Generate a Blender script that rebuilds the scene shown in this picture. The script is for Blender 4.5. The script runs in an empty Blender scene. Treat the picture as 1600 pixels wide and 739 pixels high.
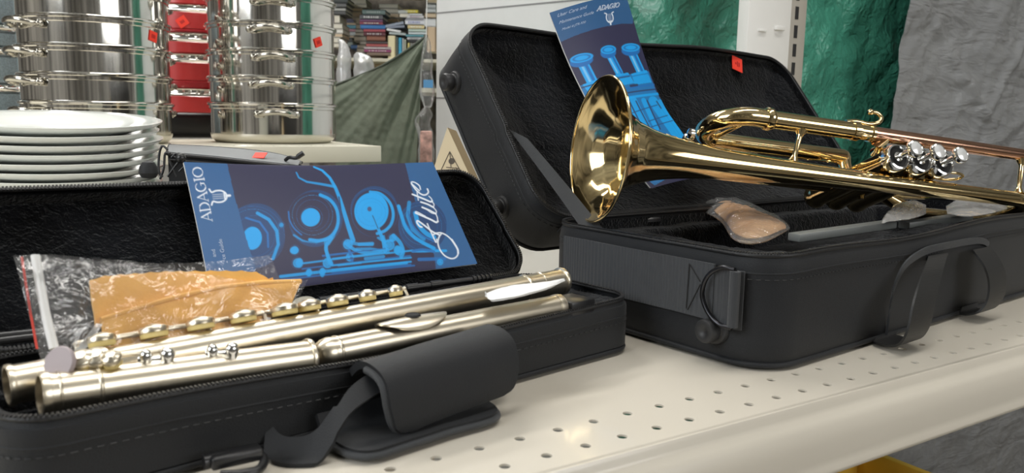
import bpy, bmesh, math, random
import numpy as np
from mathutils import Vector, Matrix

# ------------------------------------------------------------------ camera
SC = bpy.context.scene
COL = SC.collection
YAW, PITCH, ROLL, FPX = 1.0029, -.1470, .0191, 1251.46
CAM = np.array([-.1523, -.3463, .1725])
def cam_axes():
    f = np.array([math.cos(YAW)*math.cos(PITCH), math.sin(YAW)*math.cos(PITCH), math.sin(PITCH)])
    r = np.array([math.sin(YAW), -math.cos(YAW), 0.]); u = np.cross(r, f)
    c, s = math.cos(ROLL), math.sin(ROLL)
    return np.array([c*r+s*u, -s*r+c*u, f])
M3 = cam_axes()
cd = bpy.data.cameras.new('camera'); cam = bpy.data.objects.new('camera', cd); COL.objects.link(cam)
cd.sensor_width = 36; cd.lens = FPX/1600*36; cd.clip_start = .02; cd.clip_end = 60
cd.dof.use_dof = True; cd.dof.focus_distance = .78; cd.dof.aperture_fstop = 15
mw = Matrix.Identity(4)
for i in range(3):
    mw[i][0] = M3[0][i]; mw[i][1] = M3[1][i]; mw[i][2] = -M3[2][i]; mw[i][3] = CAM[i]
cam.matrix_world = mw
SC.camera = cam
SC.view_settings.view_transform = 'Standard'; SC.view_settings.look = 'None'
SC.view_settings.exposure = -0.42; SC.view_settings.gamma = 1; SC.view_settings.use_curve_mapping = False

# ------------------------------------------------------------------ world and lights
W = bpy.data.worlds.new('world'); SC.world = W; W.use_nodes = True
bg = W.node_tree.nodes['Background']; bg.inputs[0].default_value = (.86, .93, 1, 1); bg.inputs[1].default_value = .42
def area(name, loc, target, sx, sy, power, col=(1, 1, 1)):
    l = bpy.data.lights.new(name, 'AREA'); l.shape = 'RECTANGLE'; l.size = sx; l.size_y = sy; l.energy = power; l.color = col
    o = bpy.data.objects.new(name, l); COL.objects.link(o); o.location = loc
    d = Vector(target)-Vector(loc); o.rotation_euler = d.to_track_quat('-Z', 'Y').to_euler()
    return o
area('window_light', (-2.6, -.2, 1.5), (.2, .3, 0), 1.6, 1.3, 55, (.93, .97, 1))
area('shop_light', (.7, -.3, 2.35), (.7, -.3, 0), 2.4, .35, 34, (1, .97, .92))
area('shop_light', (-.6, 1.6, 2.35), (-.6, 1.6, 0), 2.4, .35, 52, (1, .98, .94))
area('shop_light', (1.4, 2.6, 2.35), (1.4, 2.6, 0), 2.4, .35, 95, (1, .98, .94))
area('front_window_light', (1.6, -3.2, 1.3), (.6, .2, .1), 2.2, 1.2, 42, (1, .97, .93))

# ------------------------------------------------------------------ helpers
def A3(*a): return np.array(a, float)
def ray(px, py): return np.array([(px-800)/FPX, -(py-369.5)/FPX, 1.]) @ M3
def zpl(px, py, h):
    d = ray(px, py); return CAM+d*((h-CAM[2])/d[2])
def dep(px, py, t): return CAM+ray(px, py)*t
def hit(px, py, p, n):
    d = ray(px, py); return CAM+d*(np.dot(np.asarray(p)-CAM, n)/np.dot(d, n))
def prj(P):
    q = (np.asarray(P)-CAM) @ M3.T
    return 800+FPX*q[..., 0]/q[..., 2], 369.5-FPX*q[..., 1]/q[..., 2]
Z = A3(0, 0, 1); X = A3(1, 0, 0); Y = A3(0, 1, 0)
def nrm(v): v = np.asarray(v, float); return v/np.linalg.norm(v)
def vnoise(p, s=1., seed=0):
    from mathutils import noise
    return noise.noise(Vector((p[0]*s+seed*7.3, p[1]*s+seed*3.1, p[2]*s-seed*5.7)))

class MB:
    def __init__(s): s.v = []; s.f = []
    def add(s, vs, fs):
        b = len(s.v); s.v += [tuple(map(float, p)) for p in vs]; s.f += [tuple(b+i for i in f) for f in fs]; return s
    def bm(s, b):
        b.verts.ensure_lookup_table()
        return s.add([v.co[:] for v in b.verts], [[v.index for v in f.verts] for f in b.faces])
    def box(s, c, h, ax=None, bev=0., seg=2):
        b = bmesh.new(); bmesh.ops.create_cube(b, size=2)
        for v in b.verts: v.co = Vector((v.co.x*h[0], v.co.y*h[1], v.co.z*h[2]))
        if bev > 0: bmesh.ops.bevel(b, geom=b.edges[:], offset=bev, segments=seg, affect='EDGES', profile=.5)
        b.verts.index_update()
        ax = np.eye(3) if ax is None else np.array(ax)
        vs = [np.array(c)+np.array(v.co[:]) @ ax for v in b.verts]
        s.add(vs, [[v.index for v in f.verts] for f in b.faces]); b.free(); return s
    def tube(s, path, r, n=16, closed=False, cap=True, flat=None, up=None):
        P = [np.array(p, float) for p in path]; m = len(P)
        R = [r]*m if not hasattr(r, '__len__') else list(r)
        T = []
        for i in range(m):
            a = P[(i-1) % m] if (closed or i > 0) else P[i]; b = P[(i+1) % m] if (closed or i < m-1) else P[i]
            T.append(nrm(b-a))
        ref = np.array(up, float) if up is not None else (Z if abs(T[0][2]) < .9 else X)
        N = ref-T[0]*np.dot(ref, T[0]); N = nrm(N); vs = []
        for i in range(m):
            if up is not None: N = np.array(up, float)
            N = N-T[i]*np.dot(N, T[i]); N = nrm(N); B = np.cross(T[i], N)
            for k in range(n):
                a = 2*math.pi*k/n
                w = 1. if flat is None else flat
                vs.append(P[i]+R[i]*(math.cos(a)*N*w+math.sin(a)*B))
        fs = []
        for i in range(m if closed else m-1):
            j = (i+1) % m
            for k in range(n): fs.append((i*n+k, i*n+(k+1) % n, j*n+(k+1) % n, j*n+k))
        if cap and not closed: fs.append(tuple(range(n))[::-1]); fs.append(tuple((m-1)*n+k for k in range(n)))
        return s.add(vs, fs)
    def lathe(s, prof, o, axis, n=48, ref=None, closed=False):
        axis = nrm(axis); ref = (Z if abs(axis[2]) < .9 else X) if ref is None else np.array(ref, float)
        e1 = nrm(ref-axis*np.dot(ref, axis)); e2 = np.cross(axis, e1); vs = []; fs = []
        for (r, h) in prof:
            for k in range(n):
                a = 2*math.pi*k/n; vs.append(np.array(o)+axis*h+(e1*math.cos(a)+e2*math.sin(a))*max(r, 1e-5))
        m = len(prof)
        for i in range(m if closed else m-1):
            j = (i+1) % m
            for k in range(n): fs.append((i*n+k, i*n+(k+1) % n, j*n+(k+1) % n, j*n+k))
        return s.add(vs, fs)
    def grid(s, G, cu=False):
        G = np.asarray(G, float); a, b = G.shape[:2]; fs = []
        for i in range(a if cu else a-1):
            j = (i+1) % a
            for k in range(b-1): fs.append((i*b+k, j*b+k, j*b+k+1, i*b+k+1))
        return s.add(G.reshape(-1, 3), fs)
    def thick(s, G, t):
        G = np.asarray(G, float); a, b = G.shape[:2]
        du = np.gradient(G, axis=0); dv = np.gradient(G, axis=1); n = np.cross(du, dv)
        n /= (np.linalg.norm(n, axis=2, keepdims=True)+1e-12)
        H = G-n*t; base = a*b; fs = []
        for i in range(a-1):
            for k in range(b-1):
                q = (i*b+k, (i+1)*b+k, (i+1)*b+k+1, i*b+k+1); fs.append(q); fs.append(tuple(base+x for x in q[::-1]))
        edge = [(i, 0) for i in range(a)]+[(a-1, k) for k in range(1, b)]+[(i, b-1) for i in range(a-2, -1, -1)]+[(0, k) for k in range(b-2, 0, -1)]
        ids = [i*b+k for i, k in edge]
        for q in range(len(ids)):
            x, y = ids[q], ids[(q+1) % len(ids)]; fs.append((y, x, base+x, base+y))
        return s.add(np.concatenate([G.reshape(-1, 3), H.reshape(-1, 3)]), fs)
    def prism(s, pts, off):
        P = [np.array(p, float) for p in pts]; n = len(P); off = np.array(off, float)
        fs = [tuple(range(n))[::-1], tuple(range(n, 2*n))]+[(i, (i+1) % n, n+(i+1) % n, n+i) for i in range(n)]
        return s.add(P+[p+off for p in P], fs)
    def loops(s, L, cap0=True, cap1=False):
        n = len(L[0]); vs = [p for l in L for p in l]; fs = []
        for i in range(len(L)-1):
            for k in range(n): fs.append((i*n+k, i*n+(k+1) % n, (i+1)*n+(k+1) % n, (i+1)*n+k))
        if cap0: fs.append(tuple(range(n))[::-1])
        if cap1: fs.append(tuple((len(L)-1)*n+k for k in range(n)))
        return s.add(vs, fs)
    def build(s, name, mat, parent=None, smooth=35, fixn=True):
        V = np.array(s.v); 
        if parent is None: org = A3((V[:, 0].min()+V[:, 0].max())/2, (V[:, 1].min()+V[:, 1].max())/2, V[:, 2].min())
        else:
            r = parent
            while r.parent: r = r.parent
            org = np.array(r.get('_o', (0, 0, 0)))
        me = bpy.data.meshes.new(name); me.from_pydata([tuple(p) for p in (V-org)], [], s.f)
        if fixn:
            b = bmesh.new(); b.from_mesh(me); bmesh.ops.recalc_face_normals(b, faces=b.faces); b.to_mesh(me); b.free()
        me.materials.append(mat)
        if smooth: me.shade_smooth(); me.set_sharp_from_angle(angle=math.radians(smooth))
        me.update()
        o = bpy.data.objects.new(name, me); COL.objects.link(o)
        if parent is None: o.location = org; o['_o'] = list(org)
        else: o.parent = parent
        return o
def thing(name, label, cat, loc=(0, 0, 0), group=None):
    o = bpy.data.objects.new(name, None); COL.objects.link(o); o.location = loc; o['_o'] = [float(x) for x in loc]
    o.empty_display_size = .02
    return tag(o, label, cat, group)
def tag(o, label=None, cat=None, group=None, kind=None):
    if label: o['label'] = label
    if cat: o['category'] = cat
    if group: o['group'] = group
    if kind: o['kind'] = kind
    return o
def struct(o): o['kind'] = 'structure'; return o
def resample(P, n):
    P = np.array(P, float); d = np.r_[0, np.cumsum(np.linalg.norm(np.diff(P, axis=0), axis=1))]
    t = np.linspace(0, d[-1], n); return np.stack([np.interp(t, d, P[:, k]) for k in range(3)], 1)
def spline(P, n):
    P = np.array(P, float); m = len(P); Q = np.vstack([2*P[0]-P[1], P, 2*P[-1]-P[-2]]); out = []
    for t in np.linspace(0, m-1-1e-9, n):
        i = int(t); f = t-i; a, b, c, d = Q[i], Q[i+1], Q[i+2], Q[i+3]
        out.append(.5*((2*b)+(-a+c)*f+(2*a-5*b+4*c-d)*f*f+(-a+3*b-3*c+d)*f**3))
    return np.array(out)
def coons(bot, top, left, right, nu, nv):
    b, t, l, r = resample(bot, nu), resample(top, nu), resample(left, nv), resample(right, nv)
    u = np.linspace(0, 1, nu)[:, None, None]; v = np.linspace(0, 1, nv)[None, :, None]
    return ((1-v)*b[:, None]+v*t[:, None]+(1-u)*l[None]+u*r[None]
            - ((1-u)*(1-v)*b[0]+u*(1-v)*b[-1]+(1-u)*v*t[0]+u*v*t[-1]))
def rr(x0, y0, x1, y1, r, n=8, m=10):
    out = []; r = max(r, 1e-4)
    cs = [(x1-r, y0+r, -90), (x1-r, y1-r, 0), (x0+r, y1-r, 90), (x0+r, y0+r, 180)]
    for q, (cx, cy, a0) in enumerate(cs):
        arc = [(cx+r*math.cos(math.radians(a0+90*k/n)), cy+r*math.sin(math.radians(a0+90*k/n))) for k in range(n+1)]
        nx = cs[(q+1) % 4]; nxt = (nx[0]+r*math.cos(math.radians(nx[2])), nx[1]+r*math.sin(math.radians(nx[2])))
        out += arc; e = arc[-1]
        for k in range(1, m): out.append((e[0]+(nxt[0]-e[0])*k/m, e[1]+(nxt[1]-e[1])*k/m))
    return out

# ------------------------------------------------------------------ materials
def mat(name, col, rough=.5, metal=0., bump=0., bscale=200., kind='noise', var=0., vscale=20., sheen=0., trans=0., coat=0., spec=None, emit=None, colour_attr=None, stretch=None, alpha=None, bump2=None, bdist=.001):
    m = bpy.data.materials.new(name); m.use_nodes = True; nt = m.node_tree; B = nt.nodes['Principled BSDF']
    B.inputs['Base Color'].default_value = (*col, 1); B.inputs['Roughness'].default_value = rough; B.inputs['Metallic'].default_value = metal
    if sheen: B.inputs['Sheen Weight'].default_value = sheen; B.inputs['Sheen Roughness'].default_value = .4
    if trans: B.inputs['Transmission Weight'].default_value = trans
    if coat: B.inputs['Coat Weight'].default_value = coat; B.inputs['Coat Roughness'].default_value = .08
    if spec is not None: B.inputs['Specular IOR Level'].default_value = spec
    if emit: B.inputs['Emission Color'].default_value = (*emit[:3], 1); B.inputs['Emission Strength'].default_value = emit[3]
    if alpha is not None: B.inputs['Alpha'].default_value = alpha
    tc = nt.nodes.new('ShaderNodeTexCoord'); mp = nt.nodes.new('ShaderNodeMapping'); nt.links.new(tc.outputs['Object'], mp.inputs[0])
    if stretch: mp.inputs['Scale'].default_value = stretch
    if colour_attr:
        a = nt.nodes.new('ShaderNodeVertexColor'); a.layer_name = colour_attr; nt.links.new(a.outputs[0], B.inputs['Base Color'])
    elif var:
        n = nt.nodes.new('ShaderNodeTexNoise'); n.inputs['Scale'].default_value = vscale; n.inputs['Detail'].default_value = 6
        nt.links.new(mp.outputs[0], n.inputs[0])
        cr = nt.nodes.new('ShaderNodeValToRGB'); nt.links.new(n.outputs[0], cr.inputs[0])
        cr.color_ramp.elements[0].position = .3; cr.color_ramp.elements[1].position = .7
        cr.color_ramp.elements[0].color = (*[c*(1-var) for c in col], 1); cr.color_ramp.elements[1].color = (*[min(1, c*(1+var)) for c in col], 1)
        nt.links.new(cr.outputs[0], B.inputs['Base Color'])
    if bump:
        if kind == 'ridge': n = nt.nodes.new('ShaderNodeTexNoise'); n.noise_type = 'RIDGED_MULTIFRACTAL'; n.inputs['Detail'].default_value = 4; n.inputs['Distortion'].default_value = .5; o = n.outputs[0]
        elif kind == 'noise': n = nt.nodes.new('ShaderNodeTexNoise'); n.inputs['Detail'].default_value = 5; o = n.outputs[0]
        elif kind == 'weave':
            n = nt.nodes.new('ShaderNodeTexWave'); n.inputs['Distortion'].default_value = .6; o = n.outputs[1]
        else: n = nt.nodes.new('ShaderNodeTexVoronoi'); o = n.outputs[0]
        n.inputs['Scale'].default_value = bscale; nt.links.new(mp.outputs[0], n.inputs[0])
        b = nt.nodes.new('ShaderNodeBump'); b.inputs['Strength'].default_value = bump; b.inputs['Distance'].default_value = bdist
        nt.links.new(o, b.inputs['Height']); nt.links.new(b.outputs[0], B.inputs['Normal'])
        if bump2:
            n2 = nt.nodes.new('ShaderNodeTexNoise'); n2.inputs['Scale'].default_value = bump2[0]; n2.inputs['Detail'].default_value = 3; n2.inputs['Distortion'].default_value = 1.2; nt.links.new(mp.outputs[0], n2.inputs[0])
            b2 = nt.nodes.new('ShaderNodeBump'); b2.inputs['Strength'].default_value = bump2[1]; b2.inputs['Distance'].default_value = bump2[2]
            nt.links.new(n2.outputs[0], b2.inputs['Height']); nt.links.new(b2.outputs[0], b.inputs['Normal'])
    return m
def film(name, tint=(1, 1, 1), haze=.05, gloss=.10, bscale=40, bump=.5):
    """clear crinkled plastic film"""
    m = bpy.data.materials.new(name); m.use_nodes = True; nt = m.node_tree; out = nt.nodes['Material Output']; nt.nodes.remove(nt.nodes['Principled BSDF'])
    T = nt.nodes.new('ShaderNodeBsdfTransparent'); T.inputs[0].default_value = (*tint, 1)
    G = nt.nodes.new('ShaderNodeBsdfGlossy'); G.inputs['Roughness'].default_value = .12
    D = nt.nodes.new('ShaderNodeBsdfDiffuse'); D.inputs[0].default_value = (.8, .8, .8, 1)
    n = nt.nodes.new('ShaderNodeTexNoise'); n.inputs['Scale'].default_value = bscale; n.inputs['Detail'].default_value = 4; n.inputs['Distortion'].default_value = 1.5
    tc = nt.nodes.new('ShaderNodeTexCoord'); nt.links.new(tc.outputs['Object'], n.inputs[0])
    b = nt.nodes.new('ShaderNodeBump'); b.inputs['Strength'].default_value = bump; b.inputs['Distance'].default_value = .01
    nt.links.new(n.outputs[0], b.inputs['Height']); nt.links.new(b.outputs[0], G.inputs['Normal'])
    a = nt.nodes.new('ShaderNodeMixShader'); a.inputs[0].default_value = haze; c = nt.nodes.new('ShaderNodeMixShader')
    L = nt.nodes.new('ShaderNodeLayerWeight'); L.inputs[0].default_value = .3
    mm = nt.nodes.new('ShaderNodeMath'); mm.operation = 'MULTIPLY_ADD'; mm.inputs[1].default_value = .6; mm.inputs[2].default_value = gloss*.5
    nt.links.new(L.outputs['Fresnel'], mm.inputs[0]); nt.links.new(mm.outputs[0], c.inputs[0])
    nt.links.new(T.outputs[0], a.inputs[1]); nt.links.new(D.outputs[0], a.inputs[2])
    nt.links.new(a.outputs[0], c.inputs[1]); nt.links.new(G.outputs[0], c.inputs[2]); nt.links.new(c.outputs[0], out.inputs[0])
    return m
def brushed(name, col, rough, bs=300):
    return mat(name, col, rough, 1., bump=.08, bscale=bs, bdist=.0005)
m_shelf = mat('cream_enamel', (.66, .61, .52), .28, coat=.3, var=.03, vscale=6)
m_shelf2 = mat('cream_enamel_far', (.74, .70, .58), .4)
m_nylon = mat('black_nylon', (.011, .012, .014), .6, bump=.5, bscale=1400, sheen=.08, bdist=.0006, spec=.35)
m_web = mat('black_webbing', (.046, .049, .054), .6, bump=.8, bscale=300, kind='weave', sheen=.15, stretch=(3, 3, .01), bdist=.0006)
m_web2 = mat('black_strap_webbing', (.04, .043, .047), .6, bump=.6, bscale=700, kind='weave', sheen=.15, bdist=.0006)
m_plush = mat('black_plush', (.0045, .005, .0062), .95, bump=1., bscale=520, sheen=.13, var=.9, vscale=16, bdist=.002, spec=.08, bump2=(110, .8, .004))
m_web3 = mat('dark_handle_webbing', (.013, .013, .013), .5, bump=.8, bscale=420, kind='weave', stretch=(.01, 1, 3), bdist=.0006)
m_zip = mat('black_zipper', (.012, .012, .013), .45, bump=.4, bscale=900)
m_blackp = mat('black_plastic', (.012, .012, .013), .32)
m_rubber = mat('black_rubber', (.02, .02, .021), .5)
m_dark = mat('dark_metal', (.05, .05, .055), .3, 1.)
m_brass = mat('lacquered_brass', (.77, .61, .33), .1, 1.)
m_copper = mat('copper_pipe', (.80, .47, .33), .14, 1.)
m_silver = mat('silver_plate', (.72, .65, .52), .32, 1.)
m_felt = mat('black_felt', (.006, .006, .006), .85)
m_steelh = mat('handle_steel', (.50, .48, .43), .16, 1.)
m_silverb = mat('bright_silver', (.88, .88, .87), .12, 1.)
m_pad = mat('yellow_pad', (.75, .6, .25), .5)
m_pearl = mat('pearl_inlay', (.75, .75, .74), .2, .2, coat=.6)
m_steel = mat('polished_steel', (.78, .76, .72), .1, 1., bump=.05, bscale=18, bdist=.002)
m_steel2 = mat('steel_base', (.75, .72, .64), .3, 1.)
m_red = mat('red_enamel', (.50, .035, .035), .3, coat=.3)
m_greyen = mat('speckled_grey_enamel', (.20, .26, .29), .35, var=.25, vscale=300)
m_plate = mat('white_porcelain', (.80, .82, .78), .18, coat=.4)
m_sticker = mat('orange_sticker', (.9, .045, .02), .6)
m_stickert = mat('sticker_print', (.45, .01, .01), .6)
m_white = mat('white_paint', (.78, .77, .74), .5)
m_grey = mat('grey_metal', (.42, .42, .40), .45)
m_slot = mat('dark_slot', (.02, .02, .02), .9)
m_wall = mat('pale_wall', (.70, .71, .70), .85, bump=.3, bscale=30, var=.06, vscale=8)
m_seam = mat('wall_seam', (.25, .25, .25), .9)
m_green = mat('green_tarp', (.060, .27, .19), .30, bump=.7, bscale=75, kind='ridge', var=.2, vscale=10, bdist=.004, coat=.35, bump2=(24, .7, .016))
m_gtarp = mat('grey_tarp', (.25, .255, .26), .30, bump=.5, bscale=55, kind='ridge', var=.12, vscale=7, bdist=.004, stretch=(.5, 1, 1.8), coat=.3, bump2=(12, .55, .02))
m_olive = mat('olive_cloth', (.17, .20, .15), .8, bump=.5, bscale=60, var=.15, vscale=12, bdist=.004)
m_kraft = mat('kraft_card', (.74, .62, .42), .8)
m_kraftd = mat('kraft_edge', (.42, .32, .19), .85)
m_ink = mat('ink', (.12, .1, .08), .8)
m_cloth = mat('yellow_cloth', (.84, .46, .12), .9, bump=.4, bscale=500, var=.08, vscale=40, bdist=.001, sheen=.2)
m_brown = mat('brown_cloth', (.80, .47, .22), .85, bump=.4, bscale=200, bdist=.001)
m_film = film('clear_film')
m_filmd = film('smoky_film', (.95, .95, .95), .14, .25, 60)
m_filmw = film('milky_film', (1, 1, 1), .38, .25, 30)
m_tissue = mat('white_tissue', (.8, .8, .79), .6, bump=.5, bscale=120)
m_floor = mat('shop_floor', (.22, .19, .15), .5, var=.1, vscale=3)
m_ceil = mat('ceiling_paint', (.5, .5, .48), .9, var=.5, vscale=1.5)
m_roomw = mat('room_wall', (.30, .29, .27), .9, var=.9, vscale=1.6, stretch=(1.6, 1.6, .5))  # blotches invented to give the steel pots dark and bright streaks to reflect
m_gcase = mat('grey_case_fabric', (.15, .16, .165), .55, bump=.3, bscale=700, sheen=.2)
m_stripe = mat('red_stripe', (.6, .05, .03), .5)
m_yellow = mat('yellow_plastic', (.75, .48, .06), .5)
m_gbar = mat('grey_plastic', (.16, .17, .165), .45)
m_lamp = mat('lamp_glow', (1, 1, 1), .5, emit=(1, .98, .94, 6))
m_win = mat('window_glow', (1, 1, 1), .5, emit=(.9, .96, 1, 3.5))

# ------------------------------------------------------------------ room
RX0, RX1, RY0, RY1, RZ0, RZ1 = -3., 4.2, -3.6, 5., -.95, 2.6
def slab(name, c, h, m): return struct(MB().box(c, h).build(name, m, None, 0))
slab('floor', (.6, .7, RZ0-.05), (3.7, 4.4, .05), m_floor)
slab('ceiling', (.6, .7, RZ1+.05), (3.7, 4.4, .05), m_ceil)
slab('wall_left', (RX0-.05, .7, .82), (.05, 4.4, 1.8), m_roomw)
slab('wall_right', (RX1+.05, .7, .82), (.05, 4.4, 1.8), m_roomw)
slab('wall_far', (.6, RY1+.05, .82), (3.7, .05, 1.8), m_roomw)
slab('wall_near', (.6, RY0-.05, .82), (3.7, .05, 1.8), m_roomw)
for i, (c, h) in enumerate([((RX0+.01, -.2, 1.4), (.01, .9, .6)), ((1.6, RY0+.01, 1.3), (1.1, .01, .6))]):
    w = MB().box(c, h).build('window_%d' % (i+1), m_win, None, 0); struct(w)
    f = MB()
    ax = 1 if h[0] < .1 else 0
    for k in (-1, 0, 1):
        q = list(c); q[ax] += k*h[ax]; e = [.02, .02, h[2]+.04]; f.box(q, e)
    for k in (-1, 1):
        q = list(c); q[2] += k*h[2]; e = [.02, .02, .04]; e[ax] = h[ax]+.04; f.box(q, e)
    f.build('window_frame', m_white, w, 0)
for (x, y) in ((.7, -.3), (-.6, 1.6), (1.4, 2.6)):
    f = thing('ceiling_light', 'long fluorescent ceiling light fitting', 'light', (x, y, 2.4), 'ceiling lights')
    MB().box((x, y, 2.54), (1.2, .12, .06), bev=.01).build('housing', m_white, f)
    g = MB()
    for d in (-.06, .06): g.tube([(x-1.15, y+d, 2.45), (x+1.15, y+d, 2.45)], .016, 12)
    g.build('fluorescent_tube', m_lamp, f)

# pale divider wall behind the trumpet case
P0 = dep(682, 100, 2.2); wd = nrm(A3(M3[0][0]*.77-M3[2][0]*.637, M3[0][1]*.77-M3[2][1]*.637, 0)); wn = np.cross(wd, Z)
P1 = P0+wd*((.90-P0[1])/wd[1])
w = MB()
bk = nrm(A3(M3[2][0], M3[2][1], 0))*.04
w.prism([(P0[0], P0[1], RZ0), (P1[0], P1[1], RZ0), (P1[0], P1[1], 1.5), (P0[0], P0[1], 1.5)], bk+0*wd)
w = struct(w.build('wall_divider', m_wall, None, 0))
s_ = MB()
for (px, py) in ((700, 19), (700, 153)):
    z = hit(px, py, P0, wn)[2]; s_.prism([P0+Z*(z-P0[2]-.002)-bk*.02, P1+Z*(z-P1[2]-.002)-bk*.02, P1+Z*(z-P1[2]+.002)-bk*.02, P0+Z*(z-P0[2]+.002)-bk*.02], bk*.05)
s_.build('panel_seam', m_seam, w, 0)

# ------------------------------------------------------------------ tarps
def tarp(name, m, x0, x1, y, z0, z1, nx, nz, amp, seed, lean=0, label='', creases=()):
    G = np.zeros((nx, nz, 3))
    for i in range(nx):
        for k in range(nz):
            x = x0+(x1-x0)*i/(nx-1); z = z0+(z1-z0)*k/(nz-1)
            d = amp*(.45*vnoise((x, z*.5, 0), 3.5, seed)+.35*vnoise((x+.3*z, z*1.1, 0), 9, seed)+.16*vnoise((x-.5*z, z*.6, 0), 24, seed)+.1*vnoise((x, z, 0), 55, seed))
            xx = x+lean*(z-z1)
            for (ax_, az_, bx_, bz_, am) in creases:
                dx, dz = bx_-ax_, bz_-az_; tt = min(1, max(0, ((xx-ax_)*dx+(z-az_)*dz)/(dx*dx+dz*dz))); ds = math.hypot(xx-ax_-dx*tt, z-az_-dz*tt); d -= am*max(0, 1-ds/.022)
            G[i, k] = (x+lean*(z-z1)+.004*vnoise((0, z, 0), 5, seed+3), y+d, z)
    o = MB().thick(G, .0012).build(name, m); return tag(o, label, 'tarp')
gx0 = hit(968, 10, (0, .80, 0), Y)[0]
tarp('green_tarp', m_green, gx0, 2.9, .80, -.9, 1.0, 150, 150, .05, 1, label='wrinkled green plastic tarp hanging behind the trumpet case')
ga = hit(1435, 0, (0, .70, 0), Y); gb = hit(1335, 700, (0, .70, 0), Y)
tarp('grey_tarp', m_gtarp, ga[0], 2.9, .69, -.9, 1.0, 220, 230, .028, 5, lean=(ga[0]-gb[0])/(ga[2]-gb[2]), creases=[(*hit(*a, (0, .69, 0), Y)[[0, 2]], *hit(*b, (0, .69, 0), Y)[[0, 2]], m_) for a, b, m_ in (((1468, 40), (1535, 175), .010), ((1600, 60), (1540, 180), .010), ((1600, 190), (1530, 235), .006), ((1455, 120), (1520, 128), .005), ((1550, 20), (1590, 110), .005))], label='silvery grey plastic tarp hanging at the right in front of the green one')

# ------------------------------------------------------------------ gondola shelf with perforated deck
SX0, SX1, SY1 = -.9, 1.75, .60
sh = thing('metal_shelf', 'cream perforated metal shelf carrying both open instrument cases', 'shelf', (.3, .2, -.045))
D = MB(); P = .0254; hr = .003
i0, i1 = -34, 68
rows = [(-P), 0., 13*P, 14*P]
def hole_row(y):
    for i in range(i0, i1):
        cx = i*P; n = 16; sq = []; ci = []; lo = []
        for k in range(n):
            a = 2*math.pi*k/n; c, s = math.cos(a), math.sin(a); q = max(abs(c), abs(s))
            sq.append((cx+c/q*P/2, y+s/q*P/2, 0)); ci.append((cx+c*hr, y+s*hr, 0)); lo.append((cx+c*hr, y+s*hr, -.0012))
        D.add(sq+ci+lo, [(k, (k+1) % n, n+(k+1) % n, n+k) for k in range(n)]+[(n+k, n+(k+1) % n, 2*n+(k+1) % n, 2*n+k) for k in range(n)])
for y in rows: hole_row(y)
xa, xb = (i0-.5)*P, (i1-.5)*P
def strip(y0, y1): D.add([(xa, y0, 0), (xb, y0, 0), (xb, y1, 0), (xa, y1, 0)], [(0, 1, 2, 3)])
strip(P/2, 12.5*P); strip(14.5*P, SY1)
o = D.build('deck', m_shelf, sh, 0, fixn=False)
L = MB(); prof = [(-P*1.5, 0), (-.0415, 0), (-.0425, .0006), (-.0435, .0012), (-.0450, .0010), (-.0460, -.001), (-.0468, -.004), (-.0480, -.0065), (-.0510, -.0085), (-.0535, -.012), (-.0560, -.022), (-.0575, -.032), (-.0580, -.0365), (-.0595, -.0390), (-.0595, -.0412), (-.0580, -.0425), (-.055, -.0425), (-.050, -.041)]
G = np.zeros((2, len(prof), 3))
for i, x in enumerate((xa, xb)):
    for k, (y, z) in enumerate(prof): G[i, k] = (x, y, z)
L.grid(G).build('front_lip', m_shelf, sh, 50)
U = MB().box(((xa+xb)/2, .26, -.022), ((xb-xa)/2, .012, .018)).box(((xa+xb)/2, SY1-.002, -.02), ((xb-xa)/2, .002, .02))
for x in (-.6, .35, 1.4): U.box((x, .28, -.024), (.012, .3, .018))
U.build('under_brace', m_grey, sh, 0)
bsb = thing('back_shelf', 'cream shelf board behind the flute case carrying the white plates and the zipped case', 'shelf', (-.2, .86, -.04))
MB().box((-.22, .865, -.0008), (.66, .255, .0008)).build('deck', m_shelf, bsb, 0)
MB().box((-.22, 1.118, -.021), (.66, .003, .02), bev=.001).box((-.22, .62, -.018), (.66, .003, .016)).build('under_brace', m_grey, bsb, 0)
# upright post behind
yp = .625
pa = hit(1170, 20, (0, yp, 0), Y)[0]; pb = hit(1237, 20, (0, yp, 0), Y)[0]; pc = hit(1264, 2, (0, yp, 0), Y)[0]
up = thing('shelf_upright', 'cream slotted upright post standing behind the trumpet case lid', 'post', ((pa+pc)/2, yp, RZ0))
o = MB().box(((pa+pb)/2, yp+.012, (RZ0+1.4)/2), ((pb-pa)/2, .012, (1.4-RZ0)/2), bev=.002).build('post_face', m_white, up)
MB().box(((pb+pc)/2+.001, yp+.014, (RZ0+1.4)/2), ((pc-pb)/2, .010, (1.4-RZ0)/2), bev=.001).build('slotted_channel', mat('post_tan', (.40, .37, .32), .5), up)
S = MB(); zz = -.6; xs = pb+(pc-pb)*.42
z_ref = hit(1252, 50, (0, yp, 0), Y)[2]; pit = abs(hit(1252, 50, (0, yp, 0), Y)[2]-hit(1250, 79, (0, yp, 0), Y)[2])
for k in range(-6, 24): S.box((xs, yp+.0045, z_ref+k*pit), (.0045, .0012, pit*.34))
S.build('slot_row', m_slot, up, 0)
q = hit(1190, 48, (0, yp, 0), Y); T = MB().box((q[0], yp-.001, q[2]), (.010, .003, .002), bev=.001); q = hit(1214, 44, (0, yp, 0), Y); T.box((q[0]+.004, yp-.002, q[2]), (.011, .004, .0035), bev=.001)
T.build('metal_tab', m_white, up)

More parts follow.
